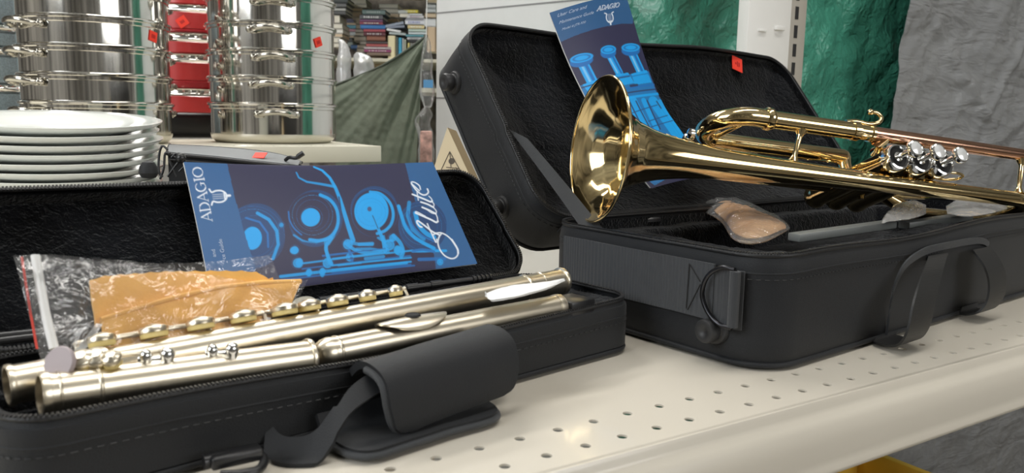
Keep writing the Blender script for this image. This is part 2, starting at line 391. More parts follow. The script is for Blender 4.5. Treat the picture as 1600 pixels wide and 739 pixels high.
# clutter on the shelf below
q = dep(1290, 725, 1.5)
o = MB().box((1.08, .47, -.64), (.22, .12, .012), bev=.004).box((1.08, .59, -.56), (.22, .008, .08), bev=.004).box((.86, .47, -.56), (.008, .12, .08), bev=.004).box((1.30, .47, -.56), (.008, .12, .08), bev=.004).box((1.08, .35, -.56), (.22, .008, .08), bev=.004).build('storage_crate', m_yellow)
tag(o, 'yellow plastic crate low down under the front lip of the shelf', 'crate')
o = MB().box((.2, .30, -.67), (1.0, .33, .018), bev=.004).build('base_shelf', m_shelf2); tag(o, 'lower cream shelf board under the cases', 'shelf')
k_ = MB().box((.2, .30, -.82), (.95, .30, .13)).build('base_kick_panel', m_grey, None, 0); struct(k_)

# ------------------------------------------------------------------ far pot shelf
c = dep(593, 228, 1.68); ZS = c[2]
ps = thing('display_shelf', 'cream shelf carrying the stacked steamer pots', 'shelf', (c[0]-.7, c[1]+.2, ZS-.03))
MB().box((c[0]-.85, c[1]+.22, ZS-.014), (.85, .22, .014), bev=.002).build('deck', m_shelf2, ps)
e = MB().box((c[0]-.85, c[1]-.001, ZS-.0165), (.852, .004, .0165), bev=.0015)
e.build('front_lip', m_shelf2, ps)
e = MB()
for k in range(40): e.lathe([(.0028, 0), (.0001, .0002)], (c[0]-.012-k*.0254, c[1]+.022, ZS), Z, 10)
e.build('deck_hole', m_slot, ps, 0)
e = MB()
for x in (c[0]-.25, c[0]-1.45): e.box((x, c[1]+.30, (ZS-.03+RZ0)/2), (.02, .1, (ZS-.03-RZ0)/2), bev=.003)
e.build('support', m_grey, ps)
def sticker(mb, c, n, up, s=.011):
    n = nrm(n); up = nrm(up-n*np.dot(up, n)); r = np.cross(up, n); mb.box(c, (s, s*.95, .0004), (r, up, n)); return mb
def pot(px, d, r, tiers, hnd, label, fs=1., cy=None):
    cpos = dep(px, 200, d); cx, cyy = cpos[0], cpos[1]
    t = thing('steamer_pot', label, 'pot', (cx, cyy, ZS), 'stacked steamer pots')
    toC = nrm(A3(CAM[0]-cx, CAM[1]-cyy, 0)); z = ZS; H0 = tiers[0]
    b = [(0, 0), (r*.80, 0), (r*.90, .002), (r*.955, .008), (r*.975, .016), (r*.975, .02)]
    MB().lathe(b, (cx, cyy, z), Z, 72).build('pot_base', m_steel2, t, 60)
    z += .02
    for i, h in enumerate(tiers):
        body = MB().lathe([(r*.975, 0), (r*.975, h-.015), (r*.998, h-.0135), (r*1.0, h-.008), (r*1.022, h-.0065), (r*1.024, h-.0035), (r*1.0, h-.0015), (r*.97, h), (r*.96, h)], (cx, cyy, z), Z, 72)
        q = body.build('pot_tier', m_steel, t, 40)
        for sgn in (1, -1):
            a = hnd[i % len(hnd)]; ca, sa = math.cos(a), math.sin(a)
            dr = A3(toC[0]*ca-toC[1]*sa, toC[0]*sa+toC[1]*ca, 0)*sgn; sd = np.cross(Z, dr)
            hz = z+h*.62; rr_ = r*.975; oo = A3(cx, cyy, hz)
            w_ = .036
            pts = [oo+dr*(rr_*.985)-sd*w_, oo+dr*(rr_+.010)-sd*w_*.92, oo+dr*(rr_+.024)-sd*w_*.62+Z*.003, oo+dr*(rr_+.030)+Z*.005, oo+dr*(rr_+.024)+sd*w_*.62+Z*.003, oo+dr*(rr_+.010)+sd*w_*.92, oo+dr*(rr_*.985)+sd*w_]
            hm = MB().tube(spline(pts, 20), [.0048]*3+[.0058]*14+[.0048]*3, 10)
            for e_ in (-1, 1):
                hm.lathe([(0, .006), (.004, .004), (.006, 0), (.006, -.004)], oo+dr*(rr_+.002)+sd*e_*w_*1.12, dr, 12)
                hm.box(oo+dr*(rr_+.003)+sd*e_*w_*.98, (.003, .008, .007), (dr, sd, Z), bev=.001)
            hm.build('handle', m_steelh, q, 50)
        z += h
    return t, toC, (cx, cyy), z
def potsticker(t, px, py, r, axis, roll=.2, s=.010):
    # touch the tier wall along the sight line
    cx, cy = axis; d = ray(px, py); A = d[0]**2+d[1]**2; ox, oy = CAM[0]-cx, CAM[1]-cy; B = 2*(ox*d[0]+oy*d[1]); Cc = ox*ox+oy*oy-r*r
    k = (-B-math.sqrt(B*B-4*A*Cc))/(2*A); p = CAM+d*k; n = nrm(A3(p[0]-cx, p[1]-cy, 0)); up_ = Z*math.cos(roll)+np.cross(n, Z)*math.sin(roll)
    q = MB(); sticker(q, p+n*.0006, n, up_, s); o = q.build('price_sticker', m_sticker, t, 0); tag(o, 'orange price sticker')
    q = MB(); r_ = np.cross(up_, n); 
    for j in (-1, 0, 1): q.box(p+n*.0011+r_*j*.0035, (.0012, .0035, .0002), (r_, up_, n))
    q.build('printed_price', m_stickert, o, 0)
# the pots
t, tc_, ax_, _ = pot(428, 1.78, .136, [.066, .055, .055, .055, .055, .055], [.05, -.02, .02, -.03, .03, 0], 'five-tier polished steel steamer pot with handle facing the camera, right of the red pots')
potsticker(t, 497, 66, .1335, ax_, .35)
t, tc_, ax_, _ = pot(156, 1.56, .134, [.06, .0505, .0505, .0505, .0505, .05], [-.98, -1.02, -1.0, -.96], 'tall polished steel steamer pot behind the stack of white plates, its handles at the left')
potsticker(t, 239, 57, .131, ax_, -.2)
# black box under the red pots, red pots
c = dep(306, 217, 2.02); zt = dep(306, 176, 1.95)[2]
o = MB().box((c[0], c[1], (ZS+zt)/2), (.085, .05, (zt-ZS)/2), bev=.012, seg=4).build('black_box', m_blackp); tag(o, 'black rounded box between the two steel pots under the red pots', 'box')
t = thing('enamel_pot', 'stacked red enamel pots with chrome bands between the two steel pots', 'pot', (c[0], c[1], zt))
z = zt; r = .105
def zof(py): return hit(297, py, (c[0], c[1]-.09, 0), nrm(A3(M3[2][0], M3[2][1], 0)))[2]
bands = [(175, 150, 'r'), (150, 138, 'c'), (138, 127, 'd'), (127, 98, 'r'), (98, 84, 'c'), (84, 66, 'r'), (66, 52, 'c'), (52, 47, 'd'), (47, 20, 'r'), (20, 8, 'c'), (8, -30, 'r')]
m_redd = mat('dark_red_rim', (.32, .015, .02), .25, coat=.4)
for (y0, y1, k) in bands:
    a, b = zof(y0), zof(y1); a = max(a, zt) if y0 != 175 else zt
    rad = {'r': r, 'c': r*1.01, 'd': r*1.03}[k]
    pr_ = [(rad*.97, 0), (rad, .002), (rad, (b-a)-.002), (rad*.97, b-a)] if k != 'c' else [(rad*.99, 0), (rad*1.02, (b-a)*.2), (rad, (b-a)*.35), (rad, (b-a)*.75), (rad*1.03, (b-a)*.9), (rad*.98, b-a)]
    q = MB().lathe(pr_, (c[0], c[1], a), Z, 64)
    o = q.build({'r': 'pot_body', 'c': 'chrome_band', 'd': 'pot_rim'}[k], {'r': m_red, 'c': m_steel, 'd': m_redd}[k], t, 40)
potsticker(t, 285, 34, r, (c[0], c[1]), .6, .012)
c = dep(-22, 200, 1.85); t = thing('enamel_pot', 'stacked speckled grey enamel pots at the far left edge', 'pot', (c[0], c[1], ZS))
def zof(py): return hit(10, py, (c[0], c[1]-.10, 0), nrm(A3(M3[2][0], M3[2][1], 0)))[2]
for (y0, y1, k) in [(222, 145, 'r'), (145, 131, 'c'), (131, 87, 'r'), (87, 72, 'c'), (72, 49, 'r'), (49, 36, 'c'), (36, -20, 'r')]:
    a, b = (ZS if y0 == 222 else zof(y0)), zof(y1); rad = {'r': .112, 'c': .1155}[k]
    q = MB().lathe([(rad*.95, 0), (rad, .003), (rad, (b-a)*.3), (rad*1.015, (b-a)*.5), (rad, (b-a)*.7), (rad, (b-a)-.003), (rad*.95, b-a)] if k == 'c' else [(rad*.9, 0), (rad*.97, .003), (rad, .01), (rad, b-a-.003), (rad*.97, b-a)], (c[0], c[1], a), Z, 64)
    q.build({'r': 'pot_body', 'c': 'steel_band'}[k], {'r': m_greyen, 'c': m_steel}[k], t, 40)

# ------------------------------------------------------------------ plates
pc_ = dep(84, 181, .93); PR = .114
prof = [(0, .0035), (.055, .0035), (.066, .006), (.082, .0125), (.100, .0165), (.1125, .0185), (PR, .0180), (PR-.0005, .0165), (.108, .0125), (.088, .0075), (.074, .0025), (.066, 0), (.060, 0), (.059, .002), (0, .002)]
pitch = .0112; npl = 15; ztop = pc_[2]-.003
toC = nrm(A3(CAM[0]-pc_[0], CAM[1]-pc_[1], 0)); pm = None
for i in range(npl):
    f = i/(npl-1); tilt = math.radians(4.6)*f; zc = (ztop-.018)*f
    ax = nrm(Z*math.cos(tilt)+toC*math.sin(tilt))
    wob = A3(.0025*math.sin(i*2.3), .002*math.cos(i*1.7), 0)
    if pm is None:
        q = MB().lathe(prof, (0, 0, 0), Z, 96); V = q.v; me = q
        o = MB().add(q.v, q.f).build('dinner_plate', m_plate, None, 40); pm = o
        # origin at foot centre
        o.data.transform(Matrix.Translation(Vector(o['_o']))); o.location = (0, 0, 0)
    else: o = pm.copy(); COL.objects.link(o)
    o.location = Vector(A3(pc_[0], pc_[1], 0)+A3(0, 0, zc)+wob)
    o.rotation_mode = 'QUATERNION'; o.rotation_quaternion = Vector((0, 0, 1)).rotation_difference(Vector(ax))
    nm = {npl-1: 'topmost', npl-2: 'second from the top', npl-3: 'third from the top', npl-4: 'fourth from the top', npl-5: 'fifth from the top', npl-6: 'sixth from the top', npl-7: 'seventh from the top'}.get(i)
    tag(o, ('white plate, %s of the stack at the left' % nm) if nm else 'white plate low in the stack, hidden behind the flute case lid', 'plate', 'white plates stacked at the left')

# ------------------------------------------------------------------ book shelves far behind
BD = 3.0; bf = nrm(A3(M3[2][0], M3[2][1], 0)); br = nrm(A3(bf[1], -bf[0], 0))
bc = {}
def bmat(col):
    k = tuple(round(c, 2) for c in col)
    if k not in bc: bc[k] = mat('book_cover', col, .5)
    return bc[k]
m_pages = mat('book_pages', (.72, .68, .57), .8, bump=.5, bscale=300)
def book(x0, y0, x1, y1, col, where, cname, kind='spine', rot=0, d=BD, dd=.13, text=False):
    cx, cy = (x0+x1)/2, (y0+y1)/2; p = dep(cx, cy, d); s = d/FPX; w, h = (x1-x0)*s/2, (y1-y0)*s/2
    h = max(h-.0003, .002)
    R_ = br*math.cos(rot)+Z*math.sin(rot); U_ = Z*math.cos(rot)-br*math.sin(rot); ax = (R_, bf, U_)
    c = p+bf*dd/2
    adj = 'row of' 
    t = thing('book', '%s book %s' % (cname, where), 'book', c-Z*h, 'books on the far bookshelf')
    m = bmat(col)
    vert = h > w
    th = min(.0022, min(w, h)*.25)
    if kind == 'spine':
        q = MB()
        if vert: q.box(c-R_*(w-th), (th, dd/2, h), ax).box(c+R_*(w-th), (th, dd/2, h), ax).box(c-bf*(dd/2-th), (w, th, h), ax)
        else: q.box(c-U_*(h-th), (w, dd/2, th), ax).box(c+U_*(h-th), (w, dd/2, th), ax).box(c-bf*(dd/2-th), (w, th, h), ax)
        cov = q.build('cover', m, t, 0)
        if vert: MB().box(c+bf*.003, (w-2*th, dd/2-.004, h-.002), ax).build('pages', m_pages, t, 0)
        else: MB().box(c+bf*.003, (w-.002, dd/2-.004, h-2*th), ax).build('pages', m_pages, t, 0)
        if text and not vert:
            q = MB(); n = text if isinstance(text, int) else 6
            rs = random.Random(int(x0*7+y0)); xx = -w*.6
            while xx < w*.6:
                l = w*rs.uniform(.05, .13); q.box(c-bf*(dd/2+.0008)+R_*xx, (l*.5, .0004, h*.38), ax); xx += l*1.7
            q.build('spine_lettering', bmat(text if isinstance(text, tuple) else (.8, .8, .75)), cov, 0)
    else:
        MB().box(c, (w-.001, dd/2, h-th), ax).build('pages', bmat_pages(col), t, 0)
        MB().box(c-U_*(h-th*.7), (w, dd/2, th*.7), ax).box(c+U_*(h-th*.7), (w, dd/2, th*.7), ax).build('cover', bmat((.45, .42, .36)), t, 0)
def bmat_pages(col):
    k = ('p',)+tuple(round(c, 2) for c in col)
    if k not in bc: bc[k] = mat('page_edges', col, .85, bump=.6, bscale=350, stretch=(1, 1, 6))
    return bc[k]
CR = (.74, .70, .60); TAN = (.66, .52, .36); LG = (.55, .57, .55)
lv = ['topmost', 'second', 'third', 'fourth', 'fifth', 'sixth', 'seventh', 'eighth', 'ninth', 'tenth', 'eleventh', 'twelfth', 'thirteenth', 'fourteenth', 'fifteenth']
def stack(name, rows, d=BD):
    for i, (x0, x1, y0, y1, col, cn, kind, *tx) in enumerate(rows):
        book(x0, y0, x1, y1, col, '%s in %s' % (('topmost' if i == 0 else lv[i]+' down'), name), cn, kind, d=d, text=(tx[0] if tx else False))
stack('the dark hardcover stack', [
    (566, 602, 15, 23, (.13, .19, .18), 'grey-green', 'spine', (.3, .35, .33)), (562, 598, 23, 30.5, (.10, .10, .11), 'patterned', 'spine', (.6, .6, .6)),
    (562, 598, 30.5, 34, (.16, .06, .14), 'dark purple', 'spine'), (562, 598, 34, 38.5, (.27, .05, .08), 'maroon and grey', 'spine', (.55, .55, .5)),
    (563, 602, 38.5, 45.5, (.03, .16, .42), 'bright blue', 'spine'), (568, 602, 45.5, 50, (.36, .06, .08), 'dull red', 'spine'),
    (568, 602, 50, 56, (.11, .02, .03), 'dark maroon lettered', 'spine', (.5, .45, .45)), (573, 602, 56, 64, (.24, .09, .05), 'brown', 'spine'),
    (572, 607, 64.5, 68.5, (.07, .05, .05), 'blackish', 'spine'), (572, 608, 68.5, 73, (.42, .09, .09), 'red and black', 'spine'),
    (569, 611, 73, 77.5, (.45, .36, .38), 'greyish pink', 'spine', (.6, .55, .55)), (569, 611, 77.5, 81.5, (.30, .05, .16), 'magenta', 'spine', (.6, .5, .5)), (573, 610, 81.5, 87, (.20, .14, .10), 'olive brown', 'spine')])
stack('the page-edge stack left of the dark one', [
    (548, 572, -2, 6.5, CR, 'pale', 'edge'), (546, 573, 6.5, 12, CR, 'cream', 'edge'), (546, 566, 12.5, 18, TAN, 'tan', 'edge'), (545, 565, 18, 27, (.62, .52, .4), 'thick tan', 'edge'), (556, 562.5, 27, 38, CR, 'narrow cream', 'edge'),
    (556, 565, 38.5, 45, CR, 'cream', 'edge'), (555, 567, 45.5, 50.5, (.78, .76, .7), 'whitish', 'edge'), (555, 568, 51, 56, CR, 'cream', 'edge'), (553, 572, 57, 64, CR, 'thick cream', 'edge'), (562, 576, 64.5, 69.5, (.78, .76, .7), 'whitish', 'edge'), (558, 571, 70, 75, CR, 'cream', 'edge'), (557, 569, 75.5, 82, CR, 'lowest cream', 'edge')], BD+.15)
stack('the mixed stack beside the right steel pot', [
    (531, 555, 26.5, 31, (.36, .34, .5), 'lavender', 'spine'), (533, 553, 31, 35.5, (.12, .12, .2), 'dark blue', 'spine'), (532, 556, 35.5, 39, TAN, 'tan', 'edge'), (540, 556, 39, 45, (.13, .42, .55), 'light blue', 'spine'),
    (543, 556, 45, 49.5, (.55, .25, .3), 'pinkish', 'spine'), (542, 556, 49.5, 55.5, (.62, .66, .66), 'white', 'spine'), (536, 553, 55.5, 59, TAN, 'brown', 'edge'), (531, 550, 59, 65.5, (.08, .08, .08), 'black', 'spine'), (531, 551, 65.5, 72.5, (.36, .42, .38), 'grey-green', 'spine'), (548, 562, 70, 76.5, (.05, .14, .33), 'small dark blue', 'spine')], BD+.30)
stack('the left column by the pot rim', [(522, 531, 24, 36, CR, 'cream', 'edge'), (521, 535, 37, 45, CR, 'pale cream', 'edge'), (521, 536, 45.5, 52, (.78, .76, .7), 'whitish', 'edge'), (521, 535, 52.5, 58, TAN, 'tan', 'edge'), (521, 532, 58.5, 67, CR, 'cream', 'edge'), (521, 531, 67.5, 74, CR, 'lower cream', 'edge')], BD)
stack('the dark pile nearest the pot rim', [(521, 543, -3, 5, (.08, .09, .09), 'black', 'spine'), (521, 541, 5, 11, (.2, .2, .2), 'grey', 'spine'), (522, 540, 12.5, 17, (.55, .55, .52), 'light grey', 'spine'), (522, 540, 17, 23, (.1, .1, .1), 'charcoal', 'spine')])
stack('the tan stack right of the dark one', [
    (592, 622, 6, 13, CR, 'cream', 'edge'), (594, 622, 13.5, 20, CR, 'pale', 'edge'), (602, 623, 20.5, 28, TAN, 'tan', 'edge'), (598, 622, 28.5, 35.5, TAN, 'thick tan', 'edge'), (599, 620, 36, 41, CR, 'cream', 'edge')], BD+.15)
stack('the colourful stack by the pale wall', [
    (622, 637, 15.5, 21, LG, 'grey', 'spine'), (630, 653, 15, 20.5, (.78, .66, .08), 'yellow', 'spine', (.8, .75, .4)), (624, 640, 21, 27, CR, 'small cream', 'edge'), (638, 660, 21, 24, (.7, .7, .72), 'thin white', 'spine'), (636, 662, 24, 28.5, (.74, .73, .74), 'white lettered', 'spine', (.45, .3, .4)),
    (634, 663, 28.5, 31, (.35, .35, .38), 'thin grey', 'spine'), (633, 662, 31, 38.5, (.72, .73, .78), 'blue-lettered white', 'spine', (.3, .32, .55)), (637, 663, 39, 45, (.75, .62, .32), 'orange and white', 'spine', (.8, .78, .7)), (638, 668, 45, 50, (.48, .58, .52), 'pale green', 'spine'),
    (638, 667, 50, 54, (.6, .66, .68), 'pale grey', 'spine'), (634, 662, 54, 57.5, (.12, .34, .40), 'teal', 'spine'), (636, 660, 58, 62, (.6, .6, .62), 'light', 'spine', (.2, .2, .2)), (637, 653, 62, 66, (.03, .03, .03), 'black', 'spine')])
stack('the stack at the pale wall', [
    (668, 684, -3, 5, TAN, 'tan', 'edge'), (666, 681, 6.5, 13, (.62, .64, .64), 'grey-white', 'spine'), (665, 681, 13, 20, (.6, .62, .62), 'white', 'spine'), (664, 681, 20.5, 28, TAN, 'brown', 'spine'), (662, 681, 29, 42, (.66, .67, .68), 'thick white', 'spine'), (667, 681, 42.5, 80, (.60, .45, .30), 'upright brown', 'spine')])
book(600, 36, 631, 41, (.3, .34, .42), 'lying tilted above the upright books', 'blue-grey', 'spine', .22)
book(605, 40, 632, 44, (.25, .28, .36), 'lying tilted just below the blue-grey one', 'slate', 'spine', .10)
book(604, 45.5, 626, 49.5, (.78, .78, .78), 'sloping above the upright books', 'glossy white', 'spine', -.15)
book(608, 50.5, 634, 54.5, (.45, .5, .5), 'resting on top of the upright books', 'pale grey', 'spine', -.06)
for (x0, x1, y0, cl, cn) in [(606, 618, 56, (.74, .66, .42), 'cream'), (618.5, 622, 58, (.1, .12, .1), 'narrow black'), (622.5, 628, 59, (.05, .35, .55), 'sky-blue'), (628.5, 631, 60, (.5, .5, .48), 'narrow grey'), (631.5, 634.5, 62, (.4, .42, .35), 'olive')]:
    book(x0, y0, x1, 92, cl, 'standing upright in the short row above the cloth', cn)
for (x0, x1, cl, cn) in [(637, 640, (.7, .6, .2), 'thin yellow'), (640.5, 645, (.2, .2, .18), 'dark'), (645.5, 650, (.35, .3, .3), 'grey')]:
    book(x0, 67, x1, 84, cl, 'standing upright under the colourful stack', cn)
o = MB().box(dep(590, 97, BD+.1), (.018, .02, .022), (br, bf, Z)).build('small_carton', bmat(TAN), None, 0); tag(o, 'small brown carton under the dark hardcover stack', 'box')
# shelf boards and back that carry the books
bs = thing('bookcase', 'crowded bookcase far behind the pots, filled with stacked books', 'bookcase', dep(600, 100, BD+.15)*A3(1, 1, 0)+A3(0, 0, RZ0))
q = MB(); s = BD/FPX
def zb(py): return dep(600, py, BD)[2]
for (zz, t_) in ((zb(93), .006), (zb(137), .008), (zb(-32), .008), (-.5, .01)): q.box(dep(600, 100, BD+.20)*A3(1, 1, 0)+A3(0, 0, zz-t_), (.30, .26, t_), (br, bf, Z), bev=.001)
q.build('shelf_board', mat('shelf_cream', (.62, .58, .46), .6), bs, 0)
q = MB().box(dep(600, 100, BD+.48)*A3(1, 1, 0)+A3(0, 0, .0), (.33, .01, .95), (br, bf, Z))
q.build('back_panel', mat('bookcase_back', (.16, .14, .12), .9, var=.6, vscale=25), bs, 0)
# clear bags on the bookshelf
def bag(pts, d, label, m=m_filmw, name='clear_bag', n=16, dp=.04, seed=0, inner=None):
    """pts: outline rows (xl, xr, y) from the top down"""
    q = MB(); L_ = []
    rows_ = spline([(a, b, c) for a, b, c in pts], n)
    for (xl, xr, y) in rows_:
        lp = []; c0 = dep((xl+xr)/2, y, d); w = (xr-xl)*d/FPX/2
        for k in range(24):
            a = 2*math.pi*k/24; p = c0+br*math.cos(a)*w+bf*math.sin(a)*min(dp, w)
            p = p+nrm(p-c0+1e-9)*.006*vnoise(p, 40, seed)*min(1, w/.02); lp.append(p)
        L_.append(lp)
    q.loops(L_, True, True); t = thing(name, label, 'bag', A3(*L_[-1][0]))
    q.build('plastic_film', m, t, 60)
    return t
bag([(528, 536, 62), (529, 545, 74), (527, 548, 95), (526, 549, 132)], 2.75, 'clear plastic bag standing nearest the steel pot, above the olive cloth', seed=1)
bag([(556, 566, 82), (553, 577, 88), (553, 583, 100), (554, 583, 124)], 2.75, 'rounded clear plastic bag with blue label above the olive cloth', seed=2)
t = bag([(664, 668, 56), (660, 674, 75), (657, 676, 105), (655, 678, 145), (662, 674, 168)], 2.05, 'upper clear plastic bag with blue label hanging beside the pale wall', m_film, seed=3, dp=.03, name='hanging_bag')
q = MB().tube([dep(666, 58, 2.06), dep(667, 0, 2.06), dep(667, -120, 2.06)], .0012, 6).build('hanging_cord', m_white, t); pl = dep(669, 131, 2.02); MB().box(pl, (.012, .001, .010), (br, bf, Z)).build('blue_label', mat('label_blue', (.12, .35, .65), .5), t, 0)
t = bag([(664, 670, 166), (655, 676, 178), (647, 672, 190), (653, 677, 215), (652, 678, 262)], 2.11, 'lower tied clear plastic bag with pinkish contents beside the pale wall', m_film, seed=4, dp=.03, name='hanging_bag')
q = MB(); cc = dep(666, 232, 2.07); q.box(cc, (.015, .012, .045), (br, bf, Z), bev=.004); q.build('pink_packet', mat('pink_packet_paper', (.6, .35, .3), .6, var=.5, vscale=60), t)
# olive cloth
d0 = 2.25
def cl(px, py, d=None): return dep(px, py, d or d0)
top = spline([cl(524, 133, 2.3), cl(560, 119, 2.3), cl(597, 103), cl(634, 80), cl(668, 55)], 40)
rgt = spline([cl(652, 330), cl(650, 258), cl(655, 178), cl(659, 114), cl(668, 55)], 40)
lft = [cl(524, 330, 2.3), cl(524, 133, 2.3)]; bot = [cl(524, 330, 2.3), cl(652, 330)]
G = coons(bot, top, lft, rgt, 90, 90)
apex = cl(672, 48)
for i in range(90):
    for k in range(90):
        p = G[i, k]; rel = p-apex; a = math.atan2(-rel[2], -np.dot(rel, br)+1e-6); rr0 = math.hypot(rel[2], np.dot(rel, br))
        f = min(1, rr0/.08)
        G[i, k] = p-bf*(.016*f*vnoise((a*7, rr0*1.2, 0), 1., 2)+.009*f*vnoise((a*19, rr0*3, 0), 1., 5)+.002*vnoise(p, 60, 1))
o = MB().thick(G, .0015).build('draped_cloth', m_olive); tag(o, 'olive green cloth draped diagonally in front of the bookcase', 'cloth')
hem = MB().tube([p-bf*.003 for p in spline(top, 40)], .0035, 8).build('cloth_hem', mat('olive_dark', (.075, .09, .07), .85), o)

# ------------------------------------------------------------------ soft instrument cases
class Fr:
    def __init__(s, o, u, v, n): s.o, s.u, s.v, s.n = np.array(o, float), np.array(u), np.array(v), np.array(n)
    def __call__(s, a, b, c): return s.o+s.u*a+s.v*b+s.n*c
    def loc(s, p): q = np.asarray(p)-s.o; return np.array([q@s.u, q@s.v, q@s.n])
    def ax(s): return (s.u, s.v, s.n)
def case_frames(o, th, Wd, H, ang, T):
    th, A = math.radians(th), math.radians(ang)
    u = A3(math.cos(th), math.sin(th), 0); v = A3(-math.sin(th), math.cos(th), 0)
    y = math.cos(A)*v+math.sin(A)*Z; n = -math.sin(A)*v+math.cos(A)*Z
    h = np.array(o)+v*Wd+Z*H
    return Fr(o, u, v, Z), Fr(h-n*T, u, y, n), Fr(h, u, y, n)
def soft_box(fr, L, Wd, H, r, sag, name, parent, pad, seed, wob=.0012, m=8, zip_r=.0022, piping=True, label=None, skip=None):
    """shell (with base piping), zipper, plush lining"""
    nn, mm = 9, 34
    def loop(ins, z, top=0.):
        out = []
        for (a, b) in rr(ins, ins, L-ins, Wd-ins, r-ins*.6, nn, mm):
            s = sag(a, b)*top; p = fr(a, b, z+s)
            c = fr(L/2, Wd/2, z); d = nrm(p-c)
            p = p+d*wob*(vnoise(p, 14, seed)+.5*vnoise(p, 38, seed))*min(1, 1-abs(z/H-.5)*.9); out.append(p)
        return out
    q = MB()
    prof = [(.020, 0), (.007, .0002), (.003, .002), (.0012, .006)]+[(0, H*f) for f in (.15, .25, .35, .45, .55, .65, .75, .84)]+[(.0004, H*.9), (.0012, H-.004), (.0022, H-.0012)]
    L_ = [loop(i, z, z/H) for i, z in prof]; q.loops(L_, True)
    body = q.build(name, m_nylon, parent, 50)
    if piping:
        MB().tube(loop(.0015, .0035, 0), .0022, 8, True).tube(loop(.0006, H-.0125, .9), .0011, 6, True).build('piping', m_nylon, body, 60)
    q = MB(); st_ = loop(-.0004, H-.0165, .85); 
    for k in range(0, len(st_)):
        a_, b_ = np.array(st_[k]), np.array(st_[(k+1) % len(st_)]); l_ = np.linalg.norm(b_-a_); ns = max(1, int(l_/.0045))
        for j in range(ns): q.tube([a_+(b_-a_)*(j+.15)/ns, a_+(b_-a_)*(j+.7)/ns], .00035, 4)
    q.build('stitching', m_zip, body, 0)
    q = MB(); rim = loop(.0026, H-.0002, 1.); q.tube(rim, zip_r*.8, 8, True)
    q.build('zipper_tape', m_zip, body, 60)
    Rm = np.array(rim+[rim[0]]); dl = np.r_[0, np.cumsum(np.linalg.norm(np.diff(Rm, axis=0), axis=1))]; n = int(dl[-1]/.0021)
    q = MB()
    for k in range(n):
        t = dl[-1]*(k+.5)/n; p = A3(*[np.interp(t, dl, Rm[:, j]) for j in range(3)]); p2 = A3(*[np.interp(t+.001, dl, Rm[:, j]) for j in range(3)])
        t_ = nrm(p2-p) if np.linalg.norm(p2-p) > 1e-7 else fr.u; s_ = nrm(np.cross(t_, fr.n)); q.box(p+fr.n*zip_r*.8, (.0006, .0014, .0005), (t_, s_, fr.n))
    q.build('zipper_teeth', m_zip, body, 0)
    # lining
    NA, NB = max(60, int(L/.0026)), max(30, int(Wd/.0026)); ins = .0045
    a0, a1, b0, b1, rc = ins, L-ins, ins, Wd-ins, max(.004, r-ins*.6)
    G = np.zeros((NA, NB, 3))
    tt = lambda n: np.r_[0, 0, np.linspace(0, 1, n-4), 1, 1]
    TA, TB = tt(NA), tt(NB)
    for i in range(NA):
        for k in range(NB):
            a = a0+(a1-a0)*TA[i]; b = b0+(b1-b0)*TB[k]
            cx = min(max(a, a0+rc), a1-rc); cy = min(max(b, b0+rc), b1-rc)
            if (a != cx) and (b != cy):
                dx, dy = a-cx, b-cy; mx = max(abs(dx), abs(dy)); hy = math.hypot(dx, dy)
                if hy > 0: a, b = cx+dx*mx/hy, cy+dy*mx/hy
            e = (i == 0 or k == 0 or i == NA-1 or k == NB-1)
            z = (H-.0035+sag(a, b)) if e else pad(a, b)+sag(a, b)
            p = fr(a, b, z)
            if not e: p = p+fr.n*(.0006*vnoise(p, 90, seed)+.0005*vnoise(p, 260, seed+1)+.0014*vnoise(p, 25, seed+2))
            G[i, k] = p
    q = MB(); q.grid(G); q.build('plush_lining', m_plush, body, 80)
    return body
def sstep(x, a, b): t = min(1, max(0, (x-a)/(b-a))); return t*t*(3-2*t)
def bumper(p, n, parent):
    MB().lathe([(0, -.002), (.0115, -.002), (.0118, 0), (.0105, .0025), (.0085, .003), (.0080, .004), (.0086, .006), (.0088, .0115), (.0078, .0135), (.0055, .0140), (.003, .0132), (.0022, .0126), (0, .0124)], p, n, 36).build('rubber_foot', m_rubber, parent, 40)

# ---- trumpet case
TB, TL, TLo = case_frames((.279, .004, .0004), 6, .235, .081, 52, .062)
tcase = thing('trumpet_case', 'large black nylon trumpet case standing open, lid leaning back', 'instrument case', TB(.28, .12, 0))
def sagT(a, b): return .006*sstep(a, .1, .5)*(1-b/.235)+.0015*math.sin(a*23)*(1 if b < .1 else .3)
def padT(a, b):
    z = .068
    # deep trench for the trumpet
    fx = sstep(a, .095, .115)*(1-sstep(a, .535, .55)); fy = sstep(b, .062, .078)*(1-sstep(b, .20, .212))
    z -= .030*fx*fy
    z += .004*sstep(b, .03, .05)*(1-sstep(b, .05, .065))
    z -= .008*(1-sstep(abs(b-.028), .008, .014))*sstep(a, .07, .09)*(1-sstep(a, .27, .29))
    z -= .026*(1-sstep(math.hypot((a-.118)/1.6, b-.052), .014, .020))
    return z
def padL(a, b):
    e = min(a, .57-a, b, .235-b); return .054-.020*sstep(e, -.005, .060)+.005*math.exp(-((a-.16)**2+(b-.15)**2)/.003)
body = soft_box(TB, .57, .235, .081, .034, sagT, 'case_body', tcase, padT, 3)
lid = soft_box(TL, .57, .235, .062, .038, lambda a, b: .003*math.sin(a*17+1) if b > .1 else 0, 'case_lid', tcase, padL, 9, wob=.0016)
